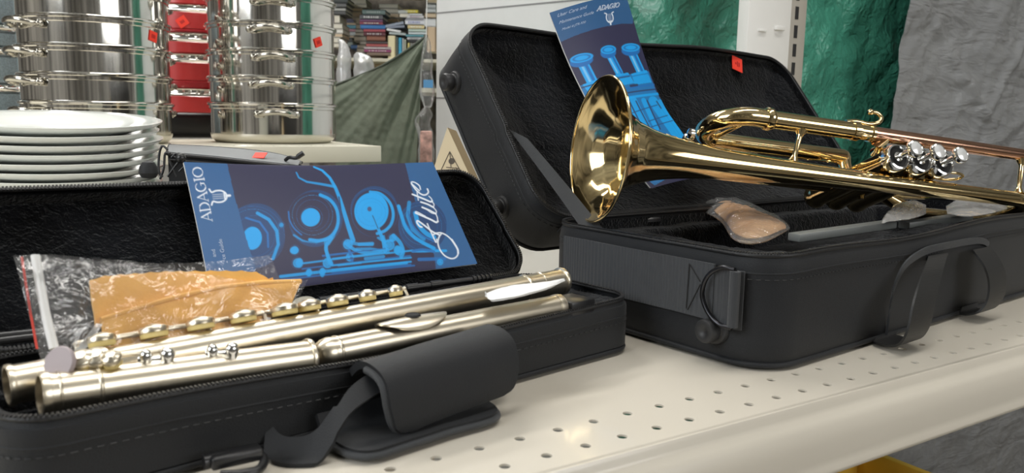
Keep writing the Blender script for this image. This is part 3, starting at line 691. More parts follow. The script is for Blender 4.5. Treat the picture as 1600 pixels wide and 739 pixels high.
# hinge fabric
q = MB(); G = np.zeros((30, 4, 3))
for i in range(30):
    a = .03+.51*i/29
    for k, p in enumerate([TB(a, .2335, .070), TB(a, .2375, .079), TL(a, .0005, .052), TL(a, -.0005, .040)]): G[i, k] = p
q.thick(G, .001).build('hinge_fabric', m_nylon, body, 60)
for (px, py) in ((701, 131), (775, 328)):
    p = hit(px, py, TL(-.008, 0, 0), TL.u); l = TL.loc(p); bumper(TL(0, l[1]+.002, l[2]), -TL.u, lid)
p = hit(1104, 517, TB(-.010, 0, 0), TB.u); l = TB.loc(p); bumper(TB(0, l[1], l[2]), -TB.u, body)
# sticker inside lid
p = hit(1143, 106, TL(0, 0, .045), TL.n); l = TL.loc(p); e_ = .004; ga_ = (padL(l[0]+e_, l[1])-padL(l[0]-e_, l[1]))/(2*e_); gb_ = (padL(l[0], l[1]+e_)-padL(l[0], l[1]-e_))/(2*e_); ns_ = nrm(TL.n-TL.u*ga_-TL.v*gb_); p = TL(l[0], l[1], padL(l[0], l[1]))+ns_*.0050; q = MB(); up_ = nrm(TL.v+.25*TL.u); up_ = nrm(up_-ns_*np.dot(up_, ns_)); sticker(q, p, ns_, up_, .0105); st = q.build('price_sticker', m_sticker, lid, 0); tag(st, 'orange price sticker')
q = MB(); r_ = np.cross(up_, ns_)
for j, h_ in ((-1, .4), (0, 1), (1, .8)): q.box(p+ns_*.0006+r_*j*.0035, (.001, .0035*h_, .0002), (r_, up_, ns_))
q.build('printed_price', m_stickert, st, 0)
# webbing band on the left end, with D ring
def endp(px, py, out=.0015): p = hit(px, py, TB(-out, 0, 0), TB.u); return p
l0 = TB.loc(endp(1128, 452)); zc, zh = .0495, .0175
za, zb_ = TB.loc(endp(1075, 404))[2], TB.loc(endp(1075, 490))[2]
zc, zh = (za+zb_)/2, abs(za-zb_)/2
bend = TB.loc(endp(1118, 450))[1]
def bandrow(b, out): return [TB(-out-.0005*math.sin(b*60), b, zc-zh+2*zh*k/8) for k in range(9)]
G = np.array([bandrow(b, .0022 if .02 < b < .215 else .0016) for b in np.linspace(.205, bend, 30)])
MB().thick(G, -.0016).build('webbing_band', m_web, body, 50)
pa_, pb_ = TB.loc(endp(1160, 424, .003)), TB.loc(endp(1151, 515, .003))
bt = TB.loc(endp(1120, 452, .003))[1]; be = TB.loc(endp(1160, 465, .003))[1]
zt1, zt0 = pa_[2], pb_[2]
G = np.array([[TB(-.0045+.003*f**3, bt+(be-bt)*f, zt0+(zt1-zt0)*k/8+.0) for k in range(9)] for f in np.linspace(0, 1, 14)])
MB().thick(G, -.0016).build('webbing_tab', m_web, body, 50)
# stitched box mark
q = MB()
for (x0, y0, x1, y1) in ((1077, 412, 1072, 482), (1077, 412, 1094, 440), (1094, 444, 1074, 484)):
    q.tube([endp(x0, y0, .0042), endp(x1, y1, .0042)], .0004, 5)
q.build('stitching', m_slot, body, 0)
path = [endp(1148, 422, .008), endp(1128, 418, .009), endp(1106, 431, .010), endp(1097, 458, .010), endp(1105, 486, .010), endp(1122, 506, .009), endp(1143, 513, .008)]
q = MB(); q.tube(spline(path, 40), .0017, 10); q.tube([endp(1148, 422, .008), endp(1143, 513, .008)], .0017, 10)
dr = q.build('d_ring', m_dark, body, 60); tag(dr, 'black metal D ring')
q = MB(); e0, e1 = endp(1149, 424, .009), endp(1144, 511, .009); q.tube([e0, e1], .0042, 14, flat=.8); q.build('ring_loop', m_web, body)
# lid stay strap
q = MB(); lt0, lt1 = hit(799, 207, TL(.010, 0, 0), TL.u), hit(829, 222, TL(.016, 0, 0), TL.u)
b0, b1 = hit(905, 352, TB(.006, 0, 0), TB.u), hit(941, 356, TB(.010, 0, 0), TB.u)
G = np.array([[(lt0+(lt1-lt0)*w)*(1-t)+(b0+(b1-b0)*w)*t+TB.u*.004*math.sin(math.pi*t)-Z*.003*math.sin(math.pi*t) for w in (0, .25, .5, .75, 1)] for t in np.linspace(-.04, 1.04, 30)])
MB().thick(G, .0014).build('stay_strap', m_web2, tcase, 50)
# carrying handles on the front side
def fp(px, py, b=0.): return hit(px, py, TB(0, b, 0), TB.v)
def ribbon(ctrl, width, name, parent, t=.0018, n=40, m=m_web3, wdir=None):
    P = spline(ctrl, n); G = []
    for i, p in enumerate(P):
        w = np.array(wdir) if wdir is not None else TB.u
        G.append([p+w*width*(k/6-.5) for k in range(7)])
    return MB().thick(np.array(G), t).build(name, m, parent, 60)
for (pts) in ([(1462, 402, 0.001), (1466, 398, -.010), (1458, 425, -.026), (1446, 470, -.034), (1436, 515, -.034), (1418, 536, -.024), (1384, 536, -.004), (1384, 524, .001)],
              [(1536, 392, 0.001), (1534, 388, -.010), (1552, 412, -.022), (1560, 440, -.026), (1556, 468, -.026), (1540, 486, -.020), (1514, 488, -.005), (1514, 478, .001)]):
    ctrl = [fp(x, y, b) for x, y, b in pts]
    ctrl = [A3(p[0], p[1], max(p[2], .0022)) for p in ctrl]
    ribbon(ctrl, .036, 'carry_handle', tcase)
q = MB(); ctrl = [fp(1382, 530, .001), fp(1392, 470, -.004), fp(1412, 420, -.006), fp(1440, 396, -.005), fp(1470, 386, -.004), fp(1530, 376, -.004), fp(1548, 384, .001)]
G = np.array([[p+Z*(k-1)*.003 for k in range(3)] for p in spline(ctrl, 30)]); MB().thick(G, .0015).build('handle_base_strap', m_web2, tcase, 60)
# things fixed in the padding
def tp(px, py, z): return zpl(px, py, z)
p0 = tp(1240, 371, .0755); p1 = tp(1392, 350, .080)
def bar(p0, p1, w, h, nm):
    d = nrm(p1-p0); s = nrm(np.cross(Z, d)); u_ = np.cross(d, s); MB().box((p0+p1)/2, (np.linalg.norm(p1-p0)/2, w, h), (d, s, u_), bev=.0012).build(nm, m_gbar, body)
bar(p0, p1, .0065, .0035, 'padding_flap'); bar(tp(1412, 352, .076), tp(1512, 338, .081), .0065, .0035, 'padding_flap')
b_ = tp(1512, 336, .085); q = MB().tube([b_+TB.u*x+TB.v*y for x, y in ((-.008, -.004), (.008, -.004), (.008, .004), (-.008, .004))], .001, 8, True); q.build('flap_buckle', m_blackp, body)
p = tp(998, 338, .0755); MB().lathe([(0, .0015), (.022, .0015), (.0235, 0), (.0235, -.003)], p, Z, 40).build('round_pad', mat('black_satin', (.02, .02, .022), .35), body)

# ---- trumpet
TP = [-.27389, .1019, 1.1503, .2738, .1889, .1476]
def euler(a, b, c):
    ca, sa, cb, sb, cc, sc = math.cos(a), math.sin(a), math.cos(b), math.sin(b), math.cos(c), math.sin(c)
    return np.array([[ca, -sa, 0], [sa, ca, 0], [0, 0, 1]]) @ np.array([[cb, 0, sb], [0, 1, 0], [-sb, 0, cb]]) @ np.array([[1, 0, 0], [0, cc, -sc], [0, sc, cc]])
RT = euler(*TP[:3]); oT = np.array(TP[3:6])
T = Fr(oT, RT[:, 0], RT[:, 1], RT[:, 2])
tru = thing('trumpet', 'polished brass trumpet lying across the open black case, bell to the left', 'trumpet', T(.25, 0, -.05))
# bell flare: radius against distance from the rim
bx = [0, .002, .006, .012, .020, .030, .042, .058, .078, .10, .13, .17, .22, .28, .36, .46]
brd = [.0612, .0585, .0510, .0430, .0355, .0292, .0243, .0203, .0172, .0152, .0133, .0117, .0103, .0092, .0083, .0076]
xs_ = np.concatenate([np.linspace(0, .03, 18), np.linspace(.034, .46, 40)])
out = [(float(np.interp(x, bx, brd)), float(x)) for x in xs_]
sm = lambda x: float(np.interp(x, bx, brd))
inn = [(max(sm(x)-.0009, .004), float(x)+.0002) for x in np.concatenate([np.linspace(0, .03, 18), np.linspace(.034, .30, 24)])]
q = MB(); q.lathe(inn[::-1]+out, T(0, 0, 0), T.u, 96, ref=T.v); bell = q.build('bell', m_brass, tru, 60)
q = MB(); a_ = [T(0.0002, .0612*math.cos(t), .0612*math.sin(t)) for t in np.linspace(0, 2*math.pi, 97)[:-1]]; q.tube(a_, .0014, 10, True, up=T.u); q.build('bell_rim', m_brass, bell, 60)
q = MB(); ra = .034
arc = [T(.46+ra*math.sin(t), 0, -ra+ra*math.cos(t)) for t in np.linspace(0, math.pi, 20)]
q.tube([T(.459, 0, 0)]+arc+[T(.40, 0, -2*ra)], .0074, 20); q.build('bell_bow', m_brass, tru, 60)
LY, LZ = .048, .005
q = MB(); q.tube([T(.170, LY, LZ), T(.265, LY, LZ)], .0083, 24); q.tube([T(.262, LY, LZ), T(.269, LY, LZ)], .0092, 24); q.build('slide_sleeve', m_brass, tru, 40)
q = MB(); q.tube([T(.265, LY, LZ), T(.285, LY, LZ)], .0074, 24).tube([T(.283, LY, LZ), T(.286, LY, LZ)], .0085, 24); q.build('leadpipe_joint', m_brass, tru, 40)
q = MB(); q.tube([T(.285, LY, LZ), T(.40, LY, LZ), T(.52, LY, LZ)], [.0072, .0066, .0058], 24); q.build('leadpipe', m_copper, tru, 60)
q = MB(); q.tube([T(.50, LY, LZ), T(.503, LY, LZ), T(.53, LY, LZ), T(.535, LY, LZ)], [.0066, .008, .0085, .0078], 24); q.build('mouthpiece_receiver', m_silverb, tru, 50)
rb = .029; zc_ = LZ-rb
arc = [T(.155-rb*1.02*math.sin(t), LY, zc_+rb*math.cos(t)) for t in np.linspace(0, math.pi, 24)]
q = MB(); q.tube([T(.168, LY, LZ)]+arc+[T(.15, LY, LZ-2*rb)], .0086, 24); bow = q.build('tuning_slide', m_brass, tru, 60)
q = MB(); q.tube([T(.166, LY, LZ), T(.168, LY, LZ), T(.172, LY, LZ), T(.174, LY, LZ)], [.0092, .0106, .0106, .0092], 24); q.build('ferrule', m_brass, bow, 40); q = MB(); q.tube([T(.146, LY, LZ-2*rb), T(.153, LY, LZ-2*rb)], .0098, 24); q.build('ferrule', m_brass, bow, 40)
q = MB(); q.tube([T(.15, LY, LZ-2*rb), T(.300, LY, LZ-2*rb), T(.304, LY, LZ-2*rb), T(.3065, LY, LZ-2*rb), T(.3075, LY, LZ-2*rb)], [.0080, .0080, .0072, .0050, .001], 24); q.build('lower_slide_tube', m_brass, tru, 60)
q = MB(); q.tube([T(.156, LY, LZ-.004), T(.145, LY, LZ-2*rb+.004)], .0022, 12)
q.lathe([(0, .006), (.004, .005), (.007, 0), (.0075, -.002)], T(.145, LY, LZ-2*rb+.002), nrm(T(.156, LY, LZ)-T(.145, LY, LZ-2*rb)), 16); q.build('slide_brace', m_brass, bow, 60)
def brace(p, q_, r=.0024, nm='brace'):
    d = nrm(q_-p); m_ = MB().tube([p, p+d*.004, p+d*.007, q_-d*.007, q_-d*.004, q_], [r*2.4, r*1.5, r, r, r*1.5, r*2.4], 14); m_.build(nm, m_brass, tru, 60)
brace(T(.205, LY-.007, LZ), T(.196, .010, 0)); brace(T(.476, LY-.006, LZ), T(.468, .006, 0)); brace(T(.295, LY-.006, LZ), T(.305, .036, -.008), .0035)
# valves
VY, VX, VS = .0200, .3001, .0268
for k in range(3):
    x = VX+VS*k; o_ = T(x, VY, 0); w_ = T.n
    q = MB().lathe([(0, -.104), (.0115, -.104), (.0125, -.102), (.0125, -.096), (.0118, -.094), (.0114, -.092), (.0114, .006), (.0122, .008), (.0122, .010)], o_, w_, 40)
    cas = q.build('valve_casing', m_brass, tru, 40)
    q = MB().lathe([(.0122, .008), (.0131, .0095), (.0133, .012), (.0131, .018), (.0123, .0202), (.0108, .0206), (.0104, .0196), (.0100, .0185)], o_, w_, 48); q.build('valve_cap', m_silverb, cas, 40)
    q = MB().lathe([(.0100, .0186), (.0092, .0182), (.0045, .0182), (.0038, .0182)], o_, w_, 40); f_ = q.build('felt_ring', m_felt, cas, 40)
    q = MB().lathe([(.0040, .0180), (.0048, .0186), (.0046, .0200), (.0028, .0206), (.0025, .0215), (.0025, .036), (.0035, .0365)], o_, w_, 24); st = q.build('valve_stem', m_silverb, cas, 40)
    q = MB().lathe([(.003, .0362), (.0070, .0366), (.0080, .0378), (.0081, .0400), (.0076, .0418), (.0066, .0424), (.0063, .0420)], o_, w_, 40); b_ = q.build('finger_button', m_silverb, st, 40)
    q = MB().lathe([(.0064, .0419), (.0058, .0423), (0, .0424)], o_, w_, 32); q.build('pearl_inlay', m_pearl, b_, 40)
# connecting knuckles between valves and slides
q = MB()
for k in range(2): 
    for zz in (-.03, -.075): q.tube([T(VX+VS*k+.006, VY, zz), T(VX+VS*(k+1)-.006, VY, zz-.008)], .0064, 14)
q.tube([T(.302, VY, -.052), T(.302, VY+.020, -.054), T(.302, LY, -.053)], .0072, 14)
q.tube([T(.3537, VY, -.068), T(.375, VY*.5, -.068), T(.40, 0, -.068)], .0072, 14)
q.build('valve_knuckle', m_brass, tru, 60)
# third valve slide (towards the bell) and first valve slide, finger ring and hook
q = MB(); zs = (-.035, -.068)
for zz in zs: q.tube([T(.292, VY, zz), T(.135, VY, zz)], .0062, 16)
q.tube([T(.135-.0165*math.sin(t), VY, -.0515+.0165*math.cos(t)) for t in np.linspace(0, math.pi, 14)], .0062, 16); sl = q.build('third_valve_slide', m_brass, tru, 60)
q = MB(); c_ = T(.1155, LY-.006, -.045); q.lathe([(0, .006), (.005, .004), (.0065, 0), (.004, -.003)], c_, T.v, 16).tube([c_-T.u*.006+T.n*.006, c_+T.n*.012], .0022, 8).lathe([(0, .004), (.005, .002), (.005, -.002), (0, -.004)], c_+T.n*.012-T.u*.004, T.u, 14); q.build('water_key', m_silverb, bow, 60)
q = MB()
for zz in (-.045, -.070): q.tube([T(.365, VY, zz), T(.41, VY+.004, zz)], .0062, 14)
q.tube([T(.41+.0125*math.sin(t), VY+.004, -.0575+.0125*math.cos(t)) for t in np.linspace(0, math.pi, 12)], .0062, 14); q.build('first_valve_slide', m_brass, tru, 60)
q = MB(); hp = [T(.258, LY+.0085, LZ), T(.270, LY+.0105, LZ), T(.285, LY+.0095, LZ), T(.296, LY+.0125, LZ+.001), T(.3005, LY+.018, LZ+.001), T(.296, LY+.0225, LZ+.001), T(.2885, LY+.0225, LZ+.001)]
q.tube(spline(hp, 30), [.0024]*12+[.0021]*18, 12); q.lathe([(0, .0032), (.003, .0015), (.003, -.0015), (0, -.0032)], hp[-1], T.n, 12); q.build('finger_hook', m_brass, tru, 60)
q = MB(); c_ = T(.372, .013, .006); q.tube([c_+T.u*.016*math.cos(t)+T.n*.009*math.sin(t) for t in np.linspace(0, 2*math.pi, 29)[:-1]], .0014, 8, True); q.build('thumb_saddle', m_brass, tru, 60)
q = MB(); q.tube([T(VX+VS*.9, .006, .006), T(VX+VS*.9, .013, .006)], .0025, 12).tube([T(VX+VS*.9, .006, -.06), T(VX+VS*.9, .013, -.06)], .003, 12); q.build('bell_strut', m_brass, tru, 60)
# engraving on the bell
q = MB()
def onbell(x, ang, lift=.00015): r_ = sm(x)+lift; return T(x, r_*math.cos(ang), r_*math.sin(ang))
for j, (x0, pts) in enumerate([(.060, [(0, 0), (1, .5), (0, 1)]), (.066, [(0, 0), (1, 0), (1, 1), (0, 1)]), (.072, [(0, .5), (1, .5)]), (.077, [(0, 0), (.6, 0), (1, .5), (.6, 1), (0, 1), (0, 0)]), (.084, [(0, .2), (1, .2), (.5, .8), (1, 1)])]):
    q.tube([onbell(x0+.004*a, .55+.28*b) for a, b in pts], .00022, 4)
q.build('engraving', mat('engraved_brass', (.55, .40, .16), .35, 1.), bell, 0)

# ---- cloth in a small bag, other bags in the case
def sheet_px(top_, bot_, zt, zb, n=40, m=16, bulge=.01, t=.002, seed=0, w=.003):
    tpth = spline([zpl(x, y, z) for (x, y), z in zip(top_, zt)], n); bpth = spline([zpl(x, y, z) for (x, y), z in zip(bot_, zb)], n)
    G = np.zeros((n, m, 3))
    for i in range(n):
        for k in range(m):
            f = k/(m-1); p = bpth[i]*(1-f)+tpth[i]*f; e = math.sin(math.pi*f)*math.sin(math.pi*min(1, max(0, i/(n-1))))**.5
            G[i, k] = p+Z*bulge*e+A3(.3, -.6, .7)*w*(vnoise(p, 60, seed)+.5*vnoise(p, 140, seed))
    return G
# pillow from an outline given as two chains
def pillow(top_, bot_, z, h, name, m, label=None, cat=None, seed=0, nseg=44, parent=None, wr=.0022, lift=0.):
    a = spline([zpl(x, y, z) for x, y in top_], nseg); b = spline([zpl(x, y, z) for x, y in bot_], nseg); K = 14
    U = np.zeros((nseg, K, 3)); Lw = np.zeros((nseg, K, 3))
    for i in range(nseg):
        wv = math.sin(math.pi*(i+.3)/(nseg-.4))**.6
        for k in range(K):
            f = k/(K-1); p = b[i]*(1-f)+a[i]*f; e = math.sin(math.pi*f)**.7*wv; nz = wr*(vnoise(p, 70, seed)+.6*vnoise(p, 160, seed))*(.3+e)
            U[i, k] = p+Z*(h*e+nz+.0003+lift); Lw[i, k] = p-Z*(.0004+.1*h*e)+Z*lift
    q = MB().grid(U); q.grid(Lw); o = q.build(name, m, parent, 70)
    if label: tag(o, label, cat)
    return o
cb = pillow([(1092, 310), (1125, 312), (1165, 325), (1210, 342), (1228, 354)], [(1092, 314), (1128, 340), (1150, 366), (1185, 372), (1228, 357)], .077, .009, 'polishing_cloth', m_brown, 'brown cloth in a clear bag lying in the trumpet case padding', 'cloth', 3)
fb = pillow([(1050, 303), (1080, 307), (1130, 309), (1180, 324), (1222, 344), (1232, 354)], [(1052, 306), (1090, 326), (1125, 345), (1148, 375), (1190, 379), (1234, 358)], .0765, .0118, 'clear_bag', m_filmd, 'clear plastic bag around the brown cloth in the trumpet case', 'bag', 4)
pillow([(1378, 344), (1400, 322), (1425, 315), (1447, 320)], [(1378, 349), (1395, 346), (1425, 342), (1447, 334)], .0865, .006, 'smoky_bag', film('grey_film', (.45, .45, .46), .35, .35, 60), 'dark smoky plastic bag lying on the front padding, left of the milky one', 'bag', 5)
pillow([(1478, 322), (1500, 312), (1535, 312), (1572, 318)], [(1480, 334), (1510, 338), (1545, 334), (1574, 326)], .0885, .006, 'milky_bag', m_filmw, 'milky plastic bag lying on the front padding under the trumpet tube', 'bag', 6)

# ---- flute case
FB, FL, FLo = case_frames((-.160, .030, .0004), 9.5, .117, .041, 46, .022)
fcase = thing('flute_case', 'small black nylon flute case lying open at the front', 'instrument case', FB(.2, .05, 0))
def sagF(a, b):
    f = max(0., 1-b/.117)
    return (-.0055*math.exp(-((a-.20)/.085)**2)-.001*math.exp(-((a-.33)/.05)**2))*f**.6
def cap(a, b, a0, b0, a1, b1, r):
    d = np.array([a1-a0, b1-b0]); L2 = d@d; t = min(1, max(0, ((a-a0)*d[0]+(b-b0)*d[1])/L2)); dd = math.hypot(a-a0-d[0]*t, b-b0-d[1]*t)
    return math.sqrt(max(0, r*r-dd*dd))
def padF(a, b):
    z = .0365
    g = max(cap(a, b, .012, .020, .155, .0165, .0112), cap(a, b, .160, .0175, .345, .0155, .0112), cap(a, b, .005, .0475, .385, .0535, .0115))
    z -= g*.95
    if b > .062: z -= .014*sstep(b, .062, .068)*(1-sstep(b, .098, .104))*sstep(a, .01, .02)*(1-sstep(a, .35, .36))
    return z
fbody = soft_box(FB, .412, .117, .041, .024, sagF, 'case_body', fcase, padF, 11, wob=.0018, zip_r=.0019)
flid = soft_box(FL, .412, .117, .022, .026, lambda a, b: -.002*math.sin(a*9) if b > .05 else 0, 'case_lid', fcase, lambda a, b: .006+.003*sstep(abs(b-.058), .035, .05), 13, wob=.0012, zip_r=.0019)
q = MB(); G = np.zeros((30, 4, 3))
for i in range(30):
    a = .03+.355*i/29
    for k, p in enumerate([FB(a, .1155, .034), FB(a, .1195, .040), FL(a, .0005, .017), FL(a, -.0005, .010)]): G[i, k] = p
q.thick(G, .001).build('hinge_fabric', m_nylon, fbody, 60)
# handle wrap on the front side
def hf(px, py, b): return hit(px, py, FB(0, b, 0), FB.v)
def aF(px, py, b): return FB.loc(hf(px, py, b))[0]
a0, a1 = aF(603, 640, -.036), aF(800, 560, -.034)
prof = [(-.002, .034), (-.010, .0400), (-.018, .0415), (-.027, .0405), (-.033, .037), (-.0355, .031), (-.0365, .024), (-.037, .016), (-.0365, .0115)]
def wrap(prof, a0, a1, name, t, tw=0., skew=0., rc=0.012):
    P = spline([(0, b, z) for b, z in prof], 26); n = 44; G = np.zeros((n, 26, 3))
    for i in range(n):
        f = i/(n-1)
        for k in range(26):
            g = k/25; e = 0
            if g > .6: # rounded lower corners
                d = (1-g)/.4; e = rc*(1-math.sqrt(max(0, 1-(1-d)**2)))
            aa = a0+e+(a1-a0-2*e)*f
            p = FB(aa, P[k][1]+tw*(f-.5), P[k][2]+skew*(f-.5)); G[i, k] = p+(FB.v+Z*.3)*.0010*vnoise(p, 40, 3)
    return MB().thick(G, t).build(name, m_nylon, fcase, 60), G
hw, G = wrap(prof, a0, a1, 'handle_wrap', .0042, 0, .006)
edge = np.concatenate([G[:, -1], G[-1, ::-1][1:]]); MB().tube([p for p in np.concatenate([G[0, 6:], G[1:, -1], G[-1, ::-1][1:-6]])], .0022, 8).build('edge_binding', m_web2, hw, 60)
prof2 = [(-.002, .014), (-.008, .007), (-.014, .0042), (-.024, .0036), (-.036, .0034), (-.046, .0036)]
a2, a3 = aF(548, 690, -.046), aF(795, 632, -.046)
hp_, G2 = wrap(prof2, a2+.004, a3, 'handle_pad', .0034, 0, 0)
MB().tube([p for p in np.concatenate([G2[0, 8:], G2[1:, -1], G2[-1, ::-1][1:-8]])], .002, 8).build('edge_binding', m_web2, hp_, 60)
# handle straps at both ends
q = MB(); c_ = [FB(a0-.050, -.001, .010), FB(a0-.047, -.014, .0035), FB(a0-.036, -.024, .0055), FB(a0-.024, -.026, .018), FB(a0-.012, -.024, .028), FB(a0+.010, -.022, .035)]
P_ = spline(c_, 30); G = np.array([[p+nrm(FB.v*.5+Z*.5+FB.u*.3)*(k/6-.5)*(.020 if i < 18 else .015) for k in range(7)] for i, p in enumerate(P_)]); G[:, :, 2] = np.maximum(G[:, :, 2], .0025)
q.thick(G, .002).build('handle_strap', m_nylon, fcase, 60)
q = MB(); c_ = [FB(a1+.022, -.0005, .020), FB(a1+.016, -.010, .019), FB(a1+.004, -.022, .024), FB(a1-.012, -.024, .030)]
P_ = spline(c_, 16); G = np.array([[p+Z*(k/4-.5)*.018 for k in range(5)] for p in P_]); q.thick(G, .002).build('handle_strap', m_nylon, fcase, 60)
# swivel clip at the bottom edge
c0 = zpl(372, 722, .008); dv = nrm(zpl(420, 705, .008)-zpl(330, 725, .008))
q = MB(); cw = nrm(np.cross(Z, dv))
q.tube(spline([zpl(404, 708, .008), zpl(413, 718, .007), zpl(404, 734, .006), zpl(375, 741, .006), zpl(345, 742, .006)], 24), .0022, 10).tube([zpl(318, 722, .010), zpl(345, 716, .010), zpl(402, 706, .009)], .0035, 10)
q.box(zpl(368, 713, .010), (.012, .005, .003), (dv, cw, Z), bev=.001); clip = q.build('swivel_clip', m_blackp, fcase, 60)
# cleaning rods
def rod(pts, r, name, m, label, eye=None):
    t = thing(name, label, 'rod', FB.loc(pts[0])*0+A3(*pts[0]))
    MB().tube(spline(pts, 16), r, 12).build('rod_shaft', m, t)
    return t
ra_, rb_ = zpl(492, 470, .046), zpl(766, 433, .046)
t = rod([ra_*.98+rb_*.02, (ra_+rb_)/2, rb_], .0024, 'cleaning_rod', m_blackp, 'black cleaning rod with an oval silver eye behind the long flute tube')
ey = nrm(zpl(492, 466, .05)-zpl(455, 482, .05)); ce = (zpl(492, 468, .0500)+zpl(456, 481, .0500))/2; hl = np.linalg.norm(zpl(492, 468, .05)-zpl(456, 481, .05))/2
q = MB(); nu_ = nrm(Z*.8-FB.v*.5); sd_ = np.cross(nu_, ey); sd_ = nrm(sd_)
q.prism([ce+ey*hl*math.cos(a)+sd_*.0052*math.sin(a) for a in np.linspace(0, 2*math.pi, 29)[:-1]], nrm(np.cross(ey, sd_))*.0012); o = q.build('rod_eye', m_silver, t); tag(o, 'silver oval eye')
q = MB(); dd = nrm(rb_-ra_)
for k in range(5): p = rb_-dd*.004*k-dd*.002; q.tube([p, p+dd*.002], .0034, 12)
for f in (.48, .62): p = ra_+(rb_-ra_)*f; MB().tube([p, p+dd*.010], .0032, 12).build('rod_collar', m_blackp, t)
q.build('rod_ribs', m_blackp, t)
p0, p1 = zpl(-12, 531, .050), zpl(138, 514, .050); d_ = nrm(p1-p0); s__ = nrm(np.cross(Z, d_))
t = thing('plastic_rod', 'black slotted plastic rod at the left edge, its end under the clear bag', 'rod', p0)
q = MB()
for s in (-1, 1): q.tube([p0+s__*s*.0055, p1+s__*s*.0048], .0022, 10)
q.tube([p1-s__*.0055, p1+d_*.004, p1+s__*.0055], .0024, 10).tube([p1+d_*.002, p1+d_*.03-Z*.004], .002, 10); q.build('rod_shaft', m_blackp, t)

# ---- flute pieces
def ftube(t, name, P0, P1, r, rings=(), open_end=True, m=None, wall=.0009):
    m = m or m_silver; d = nrm(P1-P0); L_ = np.linalg.norm(P1-P0)
    prof = [(r-wall, L_), (r, L_), (r, 0), (r-wall, 0)]
    if open_end: prof = [(r-wall, 0), (r-wall, L_), (r, L_), (r, 0)]; o = MB().lathe(prof, P0, d, 48, closed=True).build(name, m, t, 40)
    else: o = MB().lathe([(0, L_), (r, L_), (r, 0), (0, 0)], P0, d, 48).build(name, m, t, 40)
    for (x0, x1, rr_) in rings: MB().lathe([(r*.98, x0), (r+rr_*.7, x0+.0003), (r+rr_, (x0+x1)/2), (r+rr_*.7, x1-.0003), (r*.98, x1)], P0, d, 48).build('tube_ring', m, o, 50)
    return o, d
def keycup(c, n, r, par, h=.0042, nm='key_cup', m=None):
    o = MB().lathe([(0, h+.0006), (r*.45, h+.0007), (r*.55, h), (r*.85, h-.0004), (r, h-.0014), (r, .0012), (r*.95, .001)], c, n, 28).build(nm, m or m_silver, par, 50)
    MB().lathe([(r*.95, .001), (r*.93, -.0012), (r*.85, -.0016), (0, -.0016)], c, n, 24).build('key_pad', m_pad, o, 50)
    return o
# foot joint in front
J0, J1 = FB(.0185, .0185, .0470), FB(.1485, .0150, .0405)
fj = thing('flute_foot_joint', 'short silver flute foot joint with open end, nearest the camera', 'flute joint', J0-Z*.009)
o, d = ftube(fj, 'tube', J0, J1, .0093, [(0, .004, .0010), (.0065, .008, .0004), (.0225, .0245, .0006), (np.linalg.norm(J1-J0)-.003, np.linalg.norm(J1-J0), .0012)])
sv = nrm(np.cross(Z, d)); upv = np.cross(d, sv)
J = Fr(J0, d, sv, upv)
def jx(px, py, z=.058): return J.loc(zpl(px, py, z))[0]
rodm = MB().tube([J(.012, .005, .0125), J(.055, .005, .0125)], .0014, 10)
for x in (.012, .03, .054): rodm.tube([J(x, .005, .0085), J(x, .005, .0125)], .0011, 8).lathe([(0, .0018), (.0018, 0), (0, -.0018)], J(x, .005, .0125), d, 10)
rodm.build('key_rod', m_silver, fj, 50)
pn = nrm(-J.u*.75-FB.v*.55+Z*.35)
cp = zpl(93, 567, .059); o = MB().lathe([(0, .0012), (.0072, .001), (.0078, 0), (.0075, -.0014), (0, -.0016)], cp, pn, 28).build('key_pad', mat('grey_pad', (.38, .32, .33), .5), fj, 50); tag(o, 'grey round key pad')
for (px, py, r) in ((128, 566, .0058), (152, 563, .0062), (176, 565, .0045)): keycup(zpl(px, py, .0575), nrm(Z-FB.v*.4-FB.u*.3), r, fj)
q = MB()
for (x0, x1) in ((228, 262), (332, 363)):
    for xx, r in ((x0, .0030), (x1, .0036)):
        fpx = 560-(xx-228)*.085; p = zpl(xx, fpx, .0555 if xx < 300 else .0535); q.lathe([(0, .0045), (r*.6, .004), (r, .0015), (r*.8, -.001), (r*.6, -.004), (r*.7, -.007)], p, Z, 20)
    p = zpl(x0, 560-(x0-228)*.085, .055 if x0 < 300 else .053); p2 = zpl(x1, 560-(x1-228)*.085, .055 if x0 < 300 else .053); q.tube([p-Z*.001, p2-Z*.001], .0016, 10); q.tube([p-Z*.001+(p-p2)*.35, p-Z*.001], .0030, 12)
q.build('key_post', m_silverb, fj, 50)
# head joint
H0, H1 = FB(.1605, .0175, .0400), FB(.3400, .0130, .0415)
hj = thing('flute_head_joint', 'silver flute head joint with lip plate, in front of the long tube', 'flute joint', H0-Z*.009)
o, d = ftube(hj, 'tube', H0, H1, .0086, [(.004, .006, .0005), (np.linalg.norm(H1-H0)-.006, np.linalg.norm(H1-H0)-.001, .0006)], open_end=False)
q = MB().lathe([(0, -.009), (.003, -.0088), (.006, -.0070), (.0082, -.0035), (.0090, 0), (.0088, .002)], H0, d, 40); q.build('crown', m_silver, hj, 60)
sv = nrm(np.cross(Z, d)); upv = np.cross(d, sv); HJ = Fr(H0, d, sv, upv)
la = HJ.loc(zpl(655, 505, .050))[0]
G = np.zeros((30, 30, 3))
for i in range(30):
    for k in range(30):
        s, t_ = -1+2*i/29, -1+2*k/29; rx = .0245*s*math.sqrt(1-t_*t_*.5); an = 1.25*t_*math.sqrt(1-s*s*.5)
        lift = .0034-.0010*(s*s+t_*t_)+.0012*max(0, -t_)
        G[i, k] = HJ(la+rx, -(.0088+lift)*math.sin(-an-.25), (.0088+lift)*math.cos(-an-.25))
lp = MB().thick(G, .0012).build('lip_plate', m_silver, hj, 60)
